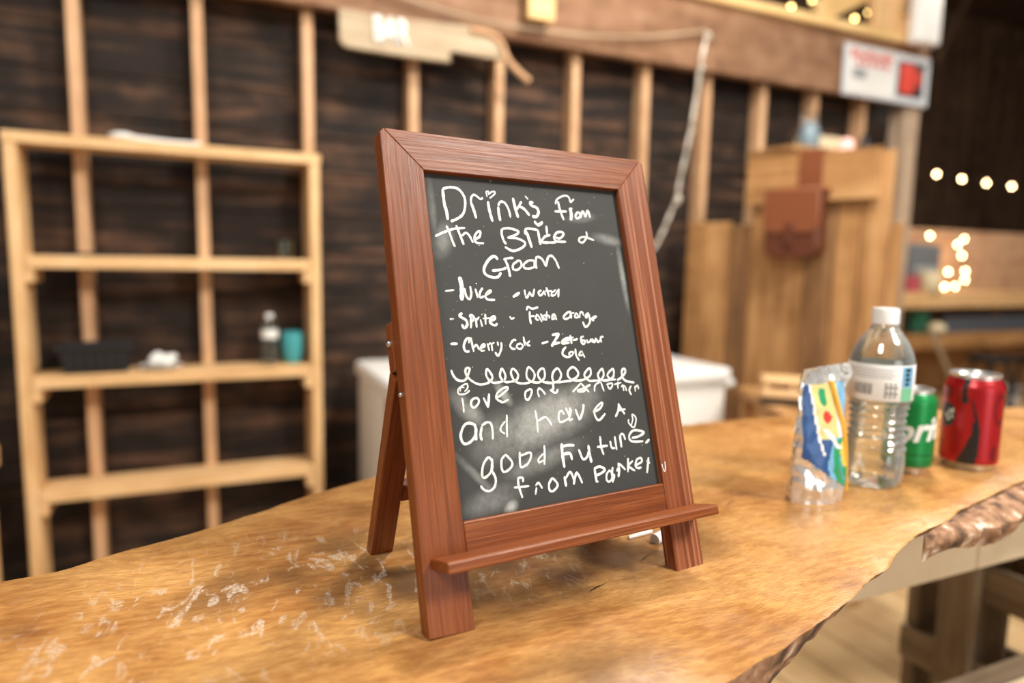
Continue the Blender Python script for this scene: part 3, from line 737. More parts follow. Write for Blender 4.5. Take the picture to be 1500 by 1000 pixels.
# ------------------------------------------------------------------ bar slab
TZ = 1.05
yf = [(-.7,.16),(-.3,.19),(.1,.255),(.22,.288),(.298,.312),(.365,.33),(.451,.357),(.531,.383),(.60,.412),(.639,.427),(.745,.455),(.842,.477),(.945,.497),(1.4,.54),(2.3,.56)]
yb = [(-.7,.60),(-.3,.635),(-.157,.649),(-.111,.655),(-.062,.68),(-.017,.697),(.02,.715),(.084,.756),(.158,.792),(.3,.845),(.5,.882),(.734,.893),(.807,.893),(.864,.889),(.963,.876),(1.2,.838),(1.44,.783),(1.8,.74),(2.3,.72)]
slab = thing('live_edge_slab', 'thick varnished live-edge wood slab forming the bar top', 'bar top', (.6, .6, 1.0))
q = MB(); bm = q.bm; rows = []
nx = 340
for i in range(nx+1):
    x = -.7+3.0*i/nx
    a = interp(yf, x); c = interp(yb, x)
    nz = noise.noise(Vector((x*22, .3, 0)))*.004+noise.noise(Vector((x*70, 1.3, 0)))*.0014
    nb = noise.noise(Vector((x*18, 5.3, 0)))*.004+noise.noise(Vector((x*80, 9.3, 0)))*.002
    a += nz; c += nb
    und = interp([(-.7,.008),(.32,.010),(.40,.024),(.48,.045),(.56,.06),(2.3,.06)], x)
    sec = [(c+.004, 1.0), (c+.004, TZ-.012), (c, TZ-.002), (c-.004, TZ)]
    for k in range(1, 8): sec.append((c-.004+(a+.003-(c-.004))*k/8, TZ))
    sec += [(a+.003, TZ), (a, TZ-.0015)]
    for k in range(1, 6):
        t = k/5; rough = noise.noise(Vector((x*60, t*9, 4)))*.004*math.sin(t*3.1)
        sec.append((a+und*t**1.25+rough, TZ-.0015-.0475*t))
    rows.append([bm.verts.new((x, yy, zz)) for yy, zz in sec])
nt_ = 12
for A, B in zip(rows, rows[1:]):
    m_ = len(A)
    for k in range(m_-1):
        f = bm.faces.new((A[k], A[k+1], B[k+1], B[k])); f.material_index = 0 if k < nt_ else 1
    f = bm.faces.new((A[m_-1], A[0], B[0], B[m_-1])); f.material_index = 1
bm.faces.new(rows[0]); bm.faces.new(rows[-1][::-1])
bmesh.ops.recalc_face_normals(bm, faces=bm.faces[:])
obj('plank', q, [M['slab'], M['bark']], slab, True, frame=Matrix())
# bark strip along the right-hand front edge
q = MB(); bm = q.bm; rows = []
for i in range(170):
    x = .655+1.5*i/169
    a = interp(yf, x)-.0025-noise.noise(Vector((x*30, 2, 7)))*.002
    wv = min(1, (i)/14)
    wd_ = wv*(.030+.010*noise.noise(Vector((x*14, 3, 3)))+.006*noise.noise(Vector((x*60, 6, 3))))+.002
    h0 = TZ-.002+.003*noise.noise(Vector((x*25, 9, 1))); th_ = wv*(.024+.008*noise.noise(Vector((x*20, 2, 9))))+.004
    sec = []
    for k in range(9):
        t = k/8; sec.append((a-wd_*t, h0-.010*t*t+.0035*noise.noise(Vector((x*70, t*4, 2)))))
    for k in range(4):
        t = k/3; sec.append((a-wd_*(1-.35*t)+.003*noise.noise(Vector((x*80, t*3, 5))), h0-.010-th_*(.25+.75*t)))
    sec.append((a, h0-.03))
    rows.append([bm.verts.new((x, yy, zz)) for yy, zz in sec])
for A, B in zip(rows, rows[1:]):
    m_ = len(A)
    for k in range(m_): bm.faces.new((A[k], A[(k+1) % m_], B[(k+1) % m_], B[k]))
bm.faces.new(rows[0]); bm.faces.new(rows[-1][::-1])
bmesh.ops.recalc_face_normals(bm, faces=bm.faces[:])
obj('bark_edge', q, M['bark'], slab, True, frame=Matrix(), label='rough brown bark left along the front edge')
# small checks in the top
q = MB()
for (x0, y0_), (x1, y1_) in (((860, 868), (889, 853)), ((938, 822), (952, 811)), ((1062, 741), (1076, 733))):
    A = at(x0, y0_, 2, TZ+.0002); B = at(x1, y1_, 2, TZ+.0002); d = (B-A); pn = Vector((-d.y, d.x, 0)).normalized()*.0009
    mid = (A+B)/2+pn*.8
    vs = [q.bm.verts.new(v) for v in (A, mid-pn, B, mid+pn)]; q.bm.faces.new(vs)
obj('check_crack', q, M['ink'], slab, label='short dark cracks in the top')

# ------------------------------------------------------------------ bar base
bb = thing('bar_counter', 'pale plank bar counter under the live-edge slab', 'bar counter', (1.0, .68, 0))
obj('front_rail', MB().box((-.6, .60, .866), (1.045, .638, .999), .003), M['apron'], bb)
obj('front_rail', MB().box((1.049, .60, .866), (2.2, .638, .999), .003), M['apron'], bb)
obj('lower_shelf', MB().box((.55, .47, .625), (2.2, .600, .66), .004), M['apron'], bb)
obj('lower_shelf', MB().box((.55, .604, .622), (2.2, .645, .657), .004), M['grey_x'], bb)
for xa in (-.4, .2, 2.05): obj('support_post', MB().box((xa, .652, 0), (xa+.09, .74, .999), .004), M['grey_z'], bb)
pa = thing('wooden_pallet', 'grey wooden pallet standing on edge under the right end of the bar', 'pallet', (1.5, .84, 0))
for za, zb_ in ((.03, .12), (.22, .30), (.421, .499), (.63, .712), (.84, .92)):
    obj('slat', MB().box((1.45, .69, za), (1.464, .985, zb_), .002), M['grey_y'], pa)
    obj('slat', MB().box((1.566, .69, za), (1.58, .985, zb_), .002), M['grey_y'], pa)
for ya, yb_, xa in ((.955, .985, 1.4645), (.82, .885, 1.438), (.69, .722, 1.4645)):
    obj('stringer', MB().box((xa if xa > 1.45 else 1.4645, ya, 0), (1.5655, yb_, .95), .003), M['grey_z'], pa)
obj('upright', MB().box((1.425, .815, 0), (1.4495, .89, .95), .003), M['grey_z'], pa)

# ------------------------------------------------------------------ easel chalkboard
BO = Vector((0.12799283642572967, 0.5364692124114697, 1.4148503884755135))
BR = Matrix(((0.9944743507808731, -0.10282266194730837, -0.02117228791542712), (0.10457919759798766, 0.9527192924720846, 0.2852878216490098), (-0.00916280608030376, -0.285925602109265, 0.9582080113645347)))
BF = Matrix.Translation(BO) @ BR.to_4x4()     # local x along, y away from the viewer, z up
W_, SL, T_, DP = .2635, .0335, .0315, .0142
ez = thing('easel_chalkboard', 'cherry-stained wooden tabletop easel with a handwritten chalkboard on the bar', 'chalkboard', (.27, .47, TZ))
fn = lambda p, k: (p[0], DP*k, p[1])
vb = -.3805
bot = lambda u: vb+(.0015 if u > .1 else 0)
obj('left_stile', MB().prism([(0, -.003), (.003, 0), (SL, -T_), (.0355, vb), (0, vb+.0015)], fn, .0006), M['cherry_z'], ez, frame=BF)
obj('right_stile', MB().prism([(W_, -.003), (W_-.003, 0), (W_-SL-.0006, -T_), (W_-.0312, -.3036), (W_-.0314, vb+.001), (W_+.001, vb-.0005)], fn, .0006), M['cherry_pale'], ez, frame=BF)
obj('top_rail', MB().prism([(.0031, -.0001), (W_-.0031, -.0001), (W_-SL-.0007, -T_), (SL+.0001, -T_)], fn, .0005), M['cherry_x'], ez, frame=BF)
obj('bottom_rail', MB().prism([(.0352, -.3042), (W_-.0314, -.3028), (W_-.0316, -.338), (.0357, -.338)], fn, .0010), M['cherry_x'], ez, frame=BF)
obj('chalk_ledge', MB().prism([(-.0002, -.3252), (-.0275, -.3252), (-.0285, -.3262), (-.0285, -.3335), (-.0002, -.3335)], lambda p, k: (.0072+.2573*k, p[0], p[1]), .0008), M['cherry_x'], ez, frame=BF)
panel = obj('writing_panel', MB().box((.030, .0062, -.309), (.236, .0092, -.027), 0), M['board'], ez, frame=BF, label='dark grey chalkboard panel with smudges')
q = MB()
STROKES = '269 510,439 511,560 524,628 525,691;226 513,433 582,416 654,427 697,488 698,558 673,630 625,673 554,706;259 754,531 776,611 785,664;194 754,531 762,489 788,463 818,476 847,497 869,483;140 912,469 910,430 931,422 930,449 959,426 990,421 987,442 936,482;248 916,513 919,584 936,684;248 1008,554 1007,614 1012,674;215 1010,542 1034,508 1074,511 1106,566 1116,638;269 1164,465 1175,555 1191,633;226 1245,489 1187,567;248 1219,534 1263,555 1308,608;172 1291,437 1315,462;266 1363,490 1335,492 1345,519 1392,534 1407,571 1380,616 1338,615;181 1599,486 1620,443 1677,410 1730,399 1757,420 1766,455 1805,426;218 1628,461 1640,549 1665,627;218 1581,556 1707,548;302 1749,517 1756,567 1743,625;242 1740,524 1771,516;205 1831,543 1798,584 1817,608 1852,580 1843,542;218 1848,600 1890,533 1908,583 1945,526 1962,587;194 402,836 477,801 571,768 671,754;205 507,746 528,799 547,871 563,916;215 596,738 620,817 644,896;205 638,822 672,797 701,813 730,875;205 746,846 793,826 811,779 779,786 748,834 762,874 828,877;230 1019,745 1010,787 1022,846 1041,875;218 1022,745 1083,736 1174,755 1156,786 1065,820;218 1065,820 1158,822 1228,855 1209,892 1144,924 1090,932 1028,902;266 1249,751 1265,787 1291,895;230 1245,782 1247,745 1280,729 1376,736;133 1353,679 1356,657 1384,683 1430,659 1427,678 1389,698 1357,679;242 1376,739 1380,806 1385,867;230 1470,697 1467,765;218 1497,776 1445,791 1405,830 1416,847 1548,841;230 1545,793 1594,803 1636,770 1632,745 1581,747 1539,787 1554,829 1655,831;181 1896,726 1892,777 1841,830 1802,819 1818,787 1880,778 1968,803;247 941,1013 925,990 893,991 842,1033 803,1097 816,1143 876,1165 928,1159 959,1123;225 877,1108 955,1100 1017,1081;236 1013,1011 1034,1075 1042,1157;214 1000,1012 1047,998 1094,994;202 1137,1020 1087,1050 1081,1092 1120,1097 1165,1060 1158,1019 1124,1020;202 1247,1011 1195,1042 1190,1078 1243,1083 1294,1064 1294,1015 1247,1011;236 1312,1081 1309,1033 1327,978;214 1334,975 1380,995 1412,1061;214 1412,1061 1445,981 1483,965 1520,1003 1545,1076;157 437,1282 512,1273;377 575,1169 584,1248 571,1353;199 607,1259 614,1320 641,1348 661,1309 660,1244;188 704,1264 717,1334;147 716,1216 720,1221;199 770,1255 740,1297 741,1334 774,1323;199 794,1314 842,1286 830,1277 787,1320 808,1351 871,1354;264 1048,1329 1113,1294;188 1166,1270 1169,1320 1180,1338 1209,1297;188 1211,1285 1219,1302 1240,1320 1265,1261;188 1332,1272 1302,1290 1312,1317 1342,1302 1359,1278;176 1356,1278 1369,1315;199 1388,1248 1404,1326;176 1373,1278 1443,1278;164 1443,1278 1430,1320 1474,1308;199 1513,1260 1498,1332;164 1480,1266 1448,1290;164 1474,1308 1497,1272;199 452,1507 481,1506;220 561,1461 538,1483 590,1519 594,1558 565,1579 550,1552;199 636,1493 625,1581;188 624,1492 638,1476 660,1493 651,1521 632,1526;178 677,1504 677,1577;178 681,1521 709,1494;178 718,1516 727,1572;126 735,1472 738,1476;178 767,1472 760,1556;157 744,1508 807,1504;199 810,1529 850,1513 847,1490 813,1507 802,1540 843,1566 867,1550;164 993,1495 1007,1513 1034,1505;188 1162,1443 1179,1414 1220,1432 1277,1418;199 1190,1455 1185,1513 1188,1560;176 1191,1496 1232,1493;188 1261,1479 1242,1514 1267,1532;176 1267,1485 1299,1544;164 1296,1474 1314,1533;164 1302,1480 1335,1533;152 1361,1454 1345,1534;164 1321,1492 1376,1493 1379,1516;188 1419,1481 1406,1523 1444,1506 1427,1476 1450,1530;199 1586,1460 1529,1501 1540,1525 1592,1508 1606,1466 1578,1466;164 1610,1466 1605,1520;164 1612,1478 1641,1472;164 1663,1473 1643,1509 1678,1515;164 1671,1473 1686,1516;164 1693,1516 1707,1473 1730,1467 1740,1498;188 1796,1474 1762,1498 1766,1517 1801,1487;199 1798,1481 1802,1548 1769,1590 1739,1596 1724,1553;270 1880,1506 1828,1527 1844,1543;208 435,1703 491,1703;208 620,1669 578,1667 545,1721 554,1764 587,1768;176 602,1668 592,1701;187 614,1668 626,1770;176 629,1740 656,1719 679,1759;156 692,1748 728,1733 724,1714 697,1732 693,1765 724,1766;166 755,1712 766,1770;156 760,1723 787,1707;166 792,1713 794,1772;156 792,1719 818,1706;176 850,1701 853,1732;176 884,1708 878,1755 842,1815 818,1784;197 1024,1693 999,1692 964,1731 976,1759 1008,1766;166 1040,1722 1023,1750 1053,1768 1082,1746 1066,1723 1039,1728;176 1100,1667 1103,1742;156 1155,1703 1124,1731 1155,1744;145 1113,1713 1135,1748;205 1272,1730 1335,1715;241 1385,1661 1456,1651;241 1456,1651 1380,1740 1367,1757;217 1380,1740 1451,1728;193 1466,1726 1569,1699 1528,1692 1474,1720 1485,1738 1550,1732;217 1570,1670 1573,1741;193 1556,1693 1600,1688;181 1589,1712 1626,1707 1641,1702;193 1710,1683 1683,1691 1682,1715 1718,1722 1707,1746 1685,1745 1674,1721;169 1742,1711 1745,1738 1777,1724 1787,1706;169 1777,1724 1812,1738;169 1802,1707 1819,1738 1840,1702;169 1846,1708 1856,1739 1890,1716;169 1925,1693 1893,1698 1894,1741;205 1509,1769 1476,1797 1467,1832 1502,1854 1545,1853;169 1552,1812 1531,1829 1553,1847 1579,1819 1552,1812;193 1605,1790 1604,1844 1629,1889;169 1660,1810 1636,1845 1677,1841 1667,1808 1691,1866;187 414,1908 431,1957 468,1991 521,1992 549,1958 573,1906 544,1899 534,1936 558,1980 601,2015 653,2035 715,2028 755,2004 765,1971 729,1917 712,1957 730,2002 764,2026 813,2029 865,2016 886,1979 865,1922 843,1948 838,1987 876,2028 940,2029 986,2018 1005,1974 966,1927 940,1954 950,1999 977,2034 1026,2051 1085,2050 1140,2033 1162,1978 1117,1922 1089,1957 1085,2007 1119,2040 1158,2051 1211,2049 1257,2012 1260,1949 1234,1942 1200,1969 1197,2008 1231,2050;205 1231,2050 1270,2060 1331,2065 1395,2049 1424,1999 1397,1948 1352,1972 1331,2017 1339,2057;205 1338,2060 1400,2064 1470,2060 1513,2057 1581,2032 1601,1992 1559,1945 1505,1969 1491,2015 1521,2052;193 1541,2059 1612,2063 1671,2052 1727,2023 1735,1975 1714,1968 1663,2013 1679,2050 1711,2072 1777,2074 1830,2071 1870,2031 1861,1976 1808,2022 1817,2058 1858,2079 1919,2079 1978,2044 1981,1983 1912,2028 1929,2065 1950,2072;181 1859,2076 1995,2078;205 2013,2085 2067,2061 2114,2021 2108,1987 2077,2007 2075,2062 2100,2094 2145,2109 2198,2119;133 552,2074 520,2095 473,2100 451,2085 461,2054 511,2026 538,2025 537,2054 510,2079;92 470,2076 482,2048 511,2050;154 481,2130 485,2188 482,2238;185 610,2134 567,2147 551,2183 571,2211 610,2188 623,2156 605,2134;164 667,2141 696,2219;236 719,2115 697,2216;174 772,2155 838,2124 890,2089 890,2070 844,2081 797,2110 779,2152 818,2183 842,2187 888,2172;185 1097,2104 1055,2123 1048,2173 1072,2186 1104,2149 1116,2111 1091,2100;174 1180,2172 1169,2131;174 1170,2126 1190,2102 1220,2124 1242,2156;208 1331,2063 1327,2114 1305,2124;208 1295,2123 1345,2152 1373,2123;171 1518,2156 1615,2087;171 1615,2087 1688,2168;196 1713,2105 1644,2130 1569,2148 1625,2158 1672,2132;159 1747,2167 1763,2114 1819,2088;159 1827,2089 1850,2171;159 1886,2117 1944,2108 1947,2133 1913,2157 1896,2123;159 2014,2101 2007,2161;147 1972,2122 2051,2109;147 2063,2128 2069,2184;147 2045,2145 2084,2142 2099,2186;171 2158,2147 2131,2182 2147,2226;134 2200,2150 2199,2202;134 2206,2162 2233,2146 2239,2180;205 572,2349 533,2327 486,2330 449,2373 434,2424 451,2472 491,2477 542,2445 573,2386 560,2348;236 569,2369 561,2458;215 623,2364 604,2426 611,2466;184 625,2354 669,2334 704,2345 713,2400 707,2468;174 856,2292 844,2386 836,2466;154 834,2341 792,2380 787,2412 821,2437;174 1125,2279 1130,2358 1125,2457;184 1141,2367 1208,2340 1239,2362 1265,2412;183 1402,2337 1383,2304 1353,2321 1342,2372 1362,2396 1412,2384 1458,2359 1478,2298;219 1428,2282 1447,2341;207 1470,2286 1447,2381 1483,2379;219 1523,2304 1550,2396;219 1614,2268 1599,2320 1558,2391;195 1703,2340 1772,2323 1812,2284 1804,2269 1746,2303 1714,2341 1730,2401 1764,2413 1828,2366;219 1991,2293 1978,2346 1938,2402;207 1987,2298 2040,2387;183 1970,2351 2055,2346;146 2077,2439 2072,2468 2121,2515 2160,2452 2151,2415 2123,2401 2123,2443 2099,2489;189 647,2599 598,2655 580,2731 604,2750 656,2715 678,2639 653,2599;220 681,2618 669,2711;189 669,2711 692,2767 678,2827 632,2855 586,2843 558,2808;189 806,2599 764,2634 757,2707 782,2731 841,2702 853,2660 806,2599;189 934,2595 924,2691 940,2714 994,2694 1024,2660 1037,2618 1012,2609 940,2623;189 1171,2567 1162,2654 1149,2718;157 1152,2631 1101,2669 1103,2696 1144,2685;281 1341,2574 1335,2658 1339,2764;232 1338,2597 1401,2591 1462,2599;244 1342,2659 1410,2661 1423,2713;220 1504,2638 1533,2721 1578,2709 1607,2661;232 1607,2615 1609,2690 1616,2759;208 1740,2554 1739,2647 1754,2709;208 1697,2639 1807,2640;195 1842,2606 1848,2659 1883,2669;195 1897,2570 1899,2685;232 1955,2564 1955,2668;195 1963,2559 1993,2562 2008,2609;208 2086,2602 2157,2597 2230,2568 2121,2539 2060,2575 2060,2617 2103,2637 2203,2644;244 2276,2637 2232,2663;189 891,2793 889,2856 910,2947;189 891,2791 932,2796 933,2828;178 847,2861 982,2867;178 1032,2941 1049,2890;178 1045,2873 1073,2855 1102,2902;199 1207,2835 1172,2874 1168,2922 1199,2938 1251,2901 1231,2855 1201,2834;232 1327,2840 1332,2918;220 1339,2853 1387,2809 1413,2863 1412,2913;220 1413,2902 1454,2823 1495,2913;232 1638,2819 1642,2922;220 1635,2815 1691,2803 1744,2832 1711,2857 1650,2872;195 1635,2921 1659,2924;195 1800,2845 1759,2874 1750,2925 1777,2940 1811,2910 1807,2852;195 1830,2826 1816,2882 1836,2896 1808,2950;232 1898,2799 1893,2869 1878,2913;208 1911,2807 1962,2863;208 1883,2838 1871,2866;208 2009,2772 1988,2887;195 2057,2801 2005,2836 2065,2885;195 2088,2840 2155,2819 2153,2786 2105,2795 2080,2845 2106,2869 2142,2865;220 2239,2793 2199,2920;159 2210,2817 2245,2842'
def stroke(q, pts, w, y):
    bm = q.bm; P = [Vector((p[0], y, -p[1])) for p in crom(pts, 6 if len(pts) > 2 else 1)]
    # resample finely so the edge can be ragged
    Q = [P[0]]
    for a, c in zip(P, P[1:]):
        n_ = max(1, int((c-a).length/.0012))
        for k in range(1, n_+1): Q.append(a+(c-a)*k/n_)
    L_, R2 = [], []
    for i, p in enumerate(Q):
        d = Q[min(i+1, len(Q)-1)]-Q[max(i-1, 0)]
        if d.length < 1e-9: d = Vector((1, 0, 0))
        d.normalize(); nn = Vector((-d.z, 0, d.x))
        ww = w/2*(1+.22*noise.noise(p*450)+.15*noise.noise(p*1400))
        e = min(i, len(Q)-1-i); ww *= (.72, .92, 1)[min(e, 2)]
        L_.append(bm.verts.new(p+nn*ww)); R2.append(bm.verts.new(p-nn*ww))
    for i in range(len(Q)-1): bm.faces.new((L_[i], L_[i+1], R2[i+1], R2[i]))
    # rounded ends
    for idx, sgn in ((0, -1), (len(Q)-1, 1)):
        d = (Q[1]-Q[0]) if idx == 0 else (Q[-1]-Q[-2])
        if d.length < 1e-9: continue
        tip = bm.verts.new(Q[idx]+d.normalized()*sgn*w*.22)
        bm.faces.new((L_[idx], R2[idx], tip) if sgn < 0 else (R2[idx], L_[idx], tip))
for i, st in enumerate(STROKES.split(';')):
    h, *ps = st.split(); pp = [tuple(int(v)*1e-4 for v in p.split(',')) for p in ps]
    stroke(q, pp, int(h)*1e-5, .0060-i*4e-7)
for f in q.bm.faces:
    f.normal_update()
    if f.normal.y > 0: f.normal_flip()
obj('chalk_writing', q, M['writing'], panel, frame=BF, label='white chalk handwriting')
q = MB(); stroke(q, [(.2328, .286), (.2334, .290), (.2346, .293), (.2362, .290), (.2366, .2845)], .0009, -.0003)
for f in q.bm.faces:
    f.normal_update()
    if f.normal.y > 0: f.normal_flip()
obj('chalk_tick', q, M['writing'], ez, frame=BF, label='small white chalk tick on the right stile')
# rear stand
obj('hinge_block', MB().box((-.0006, DP+.0005, -.188), (.022, DP+.013, -.150), .0012), M['cherry_z'], ez, frame=BF)
obj('hinge_block', MB().box((W_-.022, DP+.0005, -.188), (W_, DP+.013, -.150), .0012), M['cherry_z'], ez, frame=BF)
for u, sg_ in ((-.0006, -1), (W_, 1)):
    obj('screw', MB().lathe([(0, 0), (.0028, 0), (.0028, .001), (.0016, .0026), (0, .003)], (0, 0, 0), 16), M['steel'], ez, True, BF @ Matrix.Translation((u, DP+.0065, -.166)) @ Matrix.Rotation(R_(90)*sg_, 4, 'Y'))
obj('screw', MB().lathe([(0, 0), (.0022, 0), (.0022, .0008), (.0012, .002), (0, .0024)], (0, 0, 0), 16), M['steel'], ez, True, BF @ Matrix.Translation((-.0002, DP*.55, -.2065)) @ Matrix.Rotation(-R_(90), 4, 'Y'))
def rear_leg(u):
    top = BF @ Vector((u, DP+.009, -.190)); foot = Vector(at(556, 806, 2, TZ))
    if u > .1: foot = foot+BR.col[0]*(W_-.022)
    foot.z = TZ
    zc = (top-foot).normalized(); xc = Vector(BR.col[0]); xc = (xc-zc*xc.dot(zc)).normalized(); yc = zc.cross(xc)
    F = Matrix.Translation(foot) @ Matrix((xc, yc, zc)).transposed().to_4x4()
    L_ = (top-foot).length
    # cut the foot level with the table
    q = MB().box((-.0105, -.0065, 0), (.0105, .0065, L_), .001)
    inv = F.to_3x3().inverted()
    for v in q.bm.verts:
        if v.co.z < .01:
            wz = (F @ v.co).z; v.co.z += (TZ+.0006-wz)/zc.z*1.0
    return q, F
legs = []
for u in (.0105, W_-.0115):
    q, F = rear_leg(u); legs.append(F)
    obj('rear_leg', q, M['cherry_z'], ez, frame=F)
cA = legs[0] @ Vector((.0108, 0, .072)); cB = legs[1] @ Vector((-.0108, 0, .072))
F = Matrix.Translation(cA) @ legs[0].to_3x3().to_4x4()
obj('crossbar', MB().box((0, -.0055, -.009), ((cB-cA).length, .0055, .009), .001), M['cherry_x'], ez, frame=F)

# chalk beside the easel
cA = at(921, 787, 2, TZ+.0018); cB = at(954, 778, 2, TZ+.0018)
tag(obj('chalk_stick', MB().tube([cA, cB], [.0016, .0022], 10), M['chalk']), 'thin white chalk sliver on the slab under the easel ledge', 'chalk')
cA = at(959, 790, 2, TZ+.004); cB = at(976, 782, 2, TZ+.004)
tag(obj('chalk_stub', MB().tube([cA, cB], .0052, 16), M['chalk'], None, True), 'stubby white chalk piece behind the right leg of the easel', 'chalk')

# ------------------------------------------------------------------ drinks
def tocam(p): return math.atan2(-p[1], -p[0])
def can(loc, r, h, name, label, mifn, mats, extra=None):
    root = thing(name, label, 'can', loc, tocam(loc))
    F = Matrix.Translation(loc) @ Matrix.Rotation(tocam(loc), 4, 'Z')
    k = r/.033
    pr = [(.0, .004), (.020*k, .0035), (.0235*k, .0), (.0255*k, .0006), (.028*k, .006)]
    obj('base', MB().lathe(pr+[(.0322*k, .0105)], (0,0,0), 72), M['alu'], root, True, F)
    body = [(.0322*k, .0105), (r, .014)]
    nz = 44
    for i in range(1, nz): body.append((r, .014+(h*.86-.014)*i/nz))
    body += [(r, h*.86), (.0318*k, h*.89), (.0295*k, h*.925), (.0275*k, h*.955)]
    bo = obj('body', MB().lathe(body, (0,0,0), 120, mifn=mifn), mats, root, True, F)
    lid = [(.0275*k, h*.955), (.0272*k, h*.97), (.0282*k, h*.978), (.0286*k, h*.99), (.028*k, h), (.0265*k, h*.998), (.0255*k, h*.965), (.0245*k, h*.958), (.010, h*.965), (0, h*.965)]
    obj('lid', MB().lathe(lid, (0,0,0), 72), M['alu'], root, True, F)
    t = MB().prism([(.0105*math.cos(a*math.pi/8)-.004, .0075*math.sin(a*math.pi/8)) for a in range(16)], lambda p, q: (p[0], p[1], h*.972+.001*q))
    obj('pull_tab', t, M['alu'], root, False, F)
    return root, F, bo
def red_fn(ph, z):
    h = .128
    u = z/h
    # phi measured from the side facing the viewer, + is the viewer's right
    if u > .90 and -22 < ph < -10: return 1
    if .70 < u <= .90:
        if -20 < ph < -13+ (0.9-u)*20: return 1
    c_ = interp([(.0, -8), (.2, 2), (.4, 11), (.55, 9), (.7, 2), (.78, -8)], u); wd = interp([(.0, 22), (.2, 15), (.4, 8), (.55, 4), (.7, 2), (.78, .6)], u)
    if u < .78 and abs(ph-c_) < wd: return 1
    d = math.hypot((ph+52)/20, (u-.56)/.13)
    if d < 1:
        for a, b in ((-46, .60), (-40, .55), (-48, .52), (-38, .61), (-54, .56)):
            if math.hypot((ph-a)/2.6, (u-b)/.022) < 1: return 3
        return 2
    if math.hypot((ph+55)/14, (u-.80)/.07) < 1: return 4
    d = math.hypot((ph-62)/20, (u-.66)/.17)
    if .7 < d < 1: return 4
    if -70 < ph < -58 and .12 < u < .30 and not (-66 < ph < -62 and u < .24): return 4
    if math.hypot((ph-52)/9, (u-.2)/.09) < 1: return 4
    return 0
rp = at(1416, 682, 2, TZ)
can((rp.x, rp.y, TZ), .0345, .128, 'soda_can', 'red soda can with a black swoosh at the right end of the bar', lambda p, z: red_fn(p, z), [M['red'], M['ink'], M['tealdk'], M['paper'], M['redd']])
gp = at(1326, 687, 2, TZ)
def green_fn(ph, z):
    u = z/.110
    if u < .2 and int(u*40) % 2 == 0: return 1
    if .22 < u < .26: return 1
    return 0
groot, gFm, gbody = can((gp.x, gp.y, TZ), .0300, .110, 'soda_can', 'green soda can with white slanted lettering, half behind the water bottle', green_fn, [M['green'], M['greend']])
bm, wd = text_mesh('Sprite', .043, .25, .0012)
for k in range(-30, 31):
    bmesh.ops.bisect_plane(bm, geom=bm.verts[:]+bm.edges[:]+bm.faces[:], plane_co=(k*.003, 0, 0), plane_no=(1, 0, 0))
q = MB(); q.bm.free(); q.bm = bm
for v in bm.verts:
    s = v.co.x; zz = .046+v.co.y+.10*s; ph = (s+.016)/.0302
    v.co = Vector((.0302*math.cos(ph), .0302*math.sin(ph), zz))
obj('white_lettering', q, M['paper'], gbody, frame=gFm, label='white slanted lettering')

# water bottle
bp_ = at(1277, 706, 2, TZ); BL = (bp_.x, bp_.y, TZ)
wb_ = thing('water_bottle', 'clear plastic water bottle with white cap and label on the bar slab', 'bottle', BL, tocam(BL))
F = Matrix.Translation(BL) @ Matrix.Rotation(tocam(BL), 4, 'Z')
key = [(.0, .026), (.003, .0305), (.012, .0325), (.030, .0335), (.050, .0322), (.070, .0305), (.085, .0302), (.100, .0325), (.106, .0352), (.110, .0356), (.150, .0356), (.155, .0352), (.165, .0325), (.176, .0275), (.186, .0205), (.194, .0142), (.199, .0128)]
prof = []
for i in range(101):
    z = .199*i/100; r = interp(key, z)
    if .045 < z < .104: r += .0016*math.sin((z-.045)*2*math.pi/.0085)
    prof.append((r, z))
def petal(p, z): return 1-.10*max(0, 1-z/.018)*max(0, math.cos(5*p))**2
shell = [(0, .006), (.012, .004)]+prof
obj('shell', MB().lathe(shell, (0,0,0), 80, mod=petal), M['pet'], wb_, True, F)
wat = [(0, .0065)]+[(max(.001, r-.0012), max(z, .0030)) for r, z in prof if z < .178]
wat += [(0, wat[-1][1])]
obj('water', MB().lathe(wat, (0,0,0), 80, mod=petal), M['water'], wb_, True, F)
cp = [(0, .197), (.0135, .1975), (.0152, .198), (.0152, .2135), (.0140, .2165), (0, .217)]
capq = MB().lathe(cp, (0,0,0), 60, mod=lambda p, z: 1+.018*math.sin(30*p) if z < .214 else 1)
obj('cap', capq, M['white2'], wb_, True, F)
obj('neck_ring', MB().lathe([(.0128, .192), (.0160, .1925), (.0160, .1945), (.0128, .195)], (0,0,0), 48), M['pet'], wb_, True, F)
def cyl(q, a0, a1, z0, z1, r, mi=0):
    n_ = max(1, int(abs(a1-a0)/4)); vs = []
    for k in range(n_+1):
        a = R_(a0+(a1-a0)*k/n_); vs.append((q.bm.verts.new((r*math.cos(a), r*math.sin(a), z0)), q.bm.verts.new((r*math.cos(a), r*math.sin(a), z1))))
    for A, B in zip(vs, vs[1:]):
        f = q.bm.faces.new((A[0], B[0], B[1], A[1])); f.material_index = mi
lab = obj('paper_label', MB().lathe([(.0359, .1085), (.0361, .1088), (.0361, .1512), (.0359, .1515)], (0,0,0), 96), M['paper'], wb_, True, F, label='white printed label')
q = MB()
for i in range(4): cyl(q, -62, 28-7*(i % 2), .1455-i*.0032, .1464-i*.0032, .03625, 0)
x_ = -46
for i in range(16):
    w__ = random.choice((.9, 1.5, 2.2)); cyl(q, x_, x_+w__*.7, .1155, .1285, .03625, 1); x_ += w__+.7
for i in range(5):
    for j in range(3): cyl(q, 8+j*8, 12+j*8+3*(i % 2), .1135+i*.0036, .1155+i*.0036, .03625, 1)
obj('label_print', q, [M['grey'], M['ink']], lab, frame=F, label='grey small print and barcode')
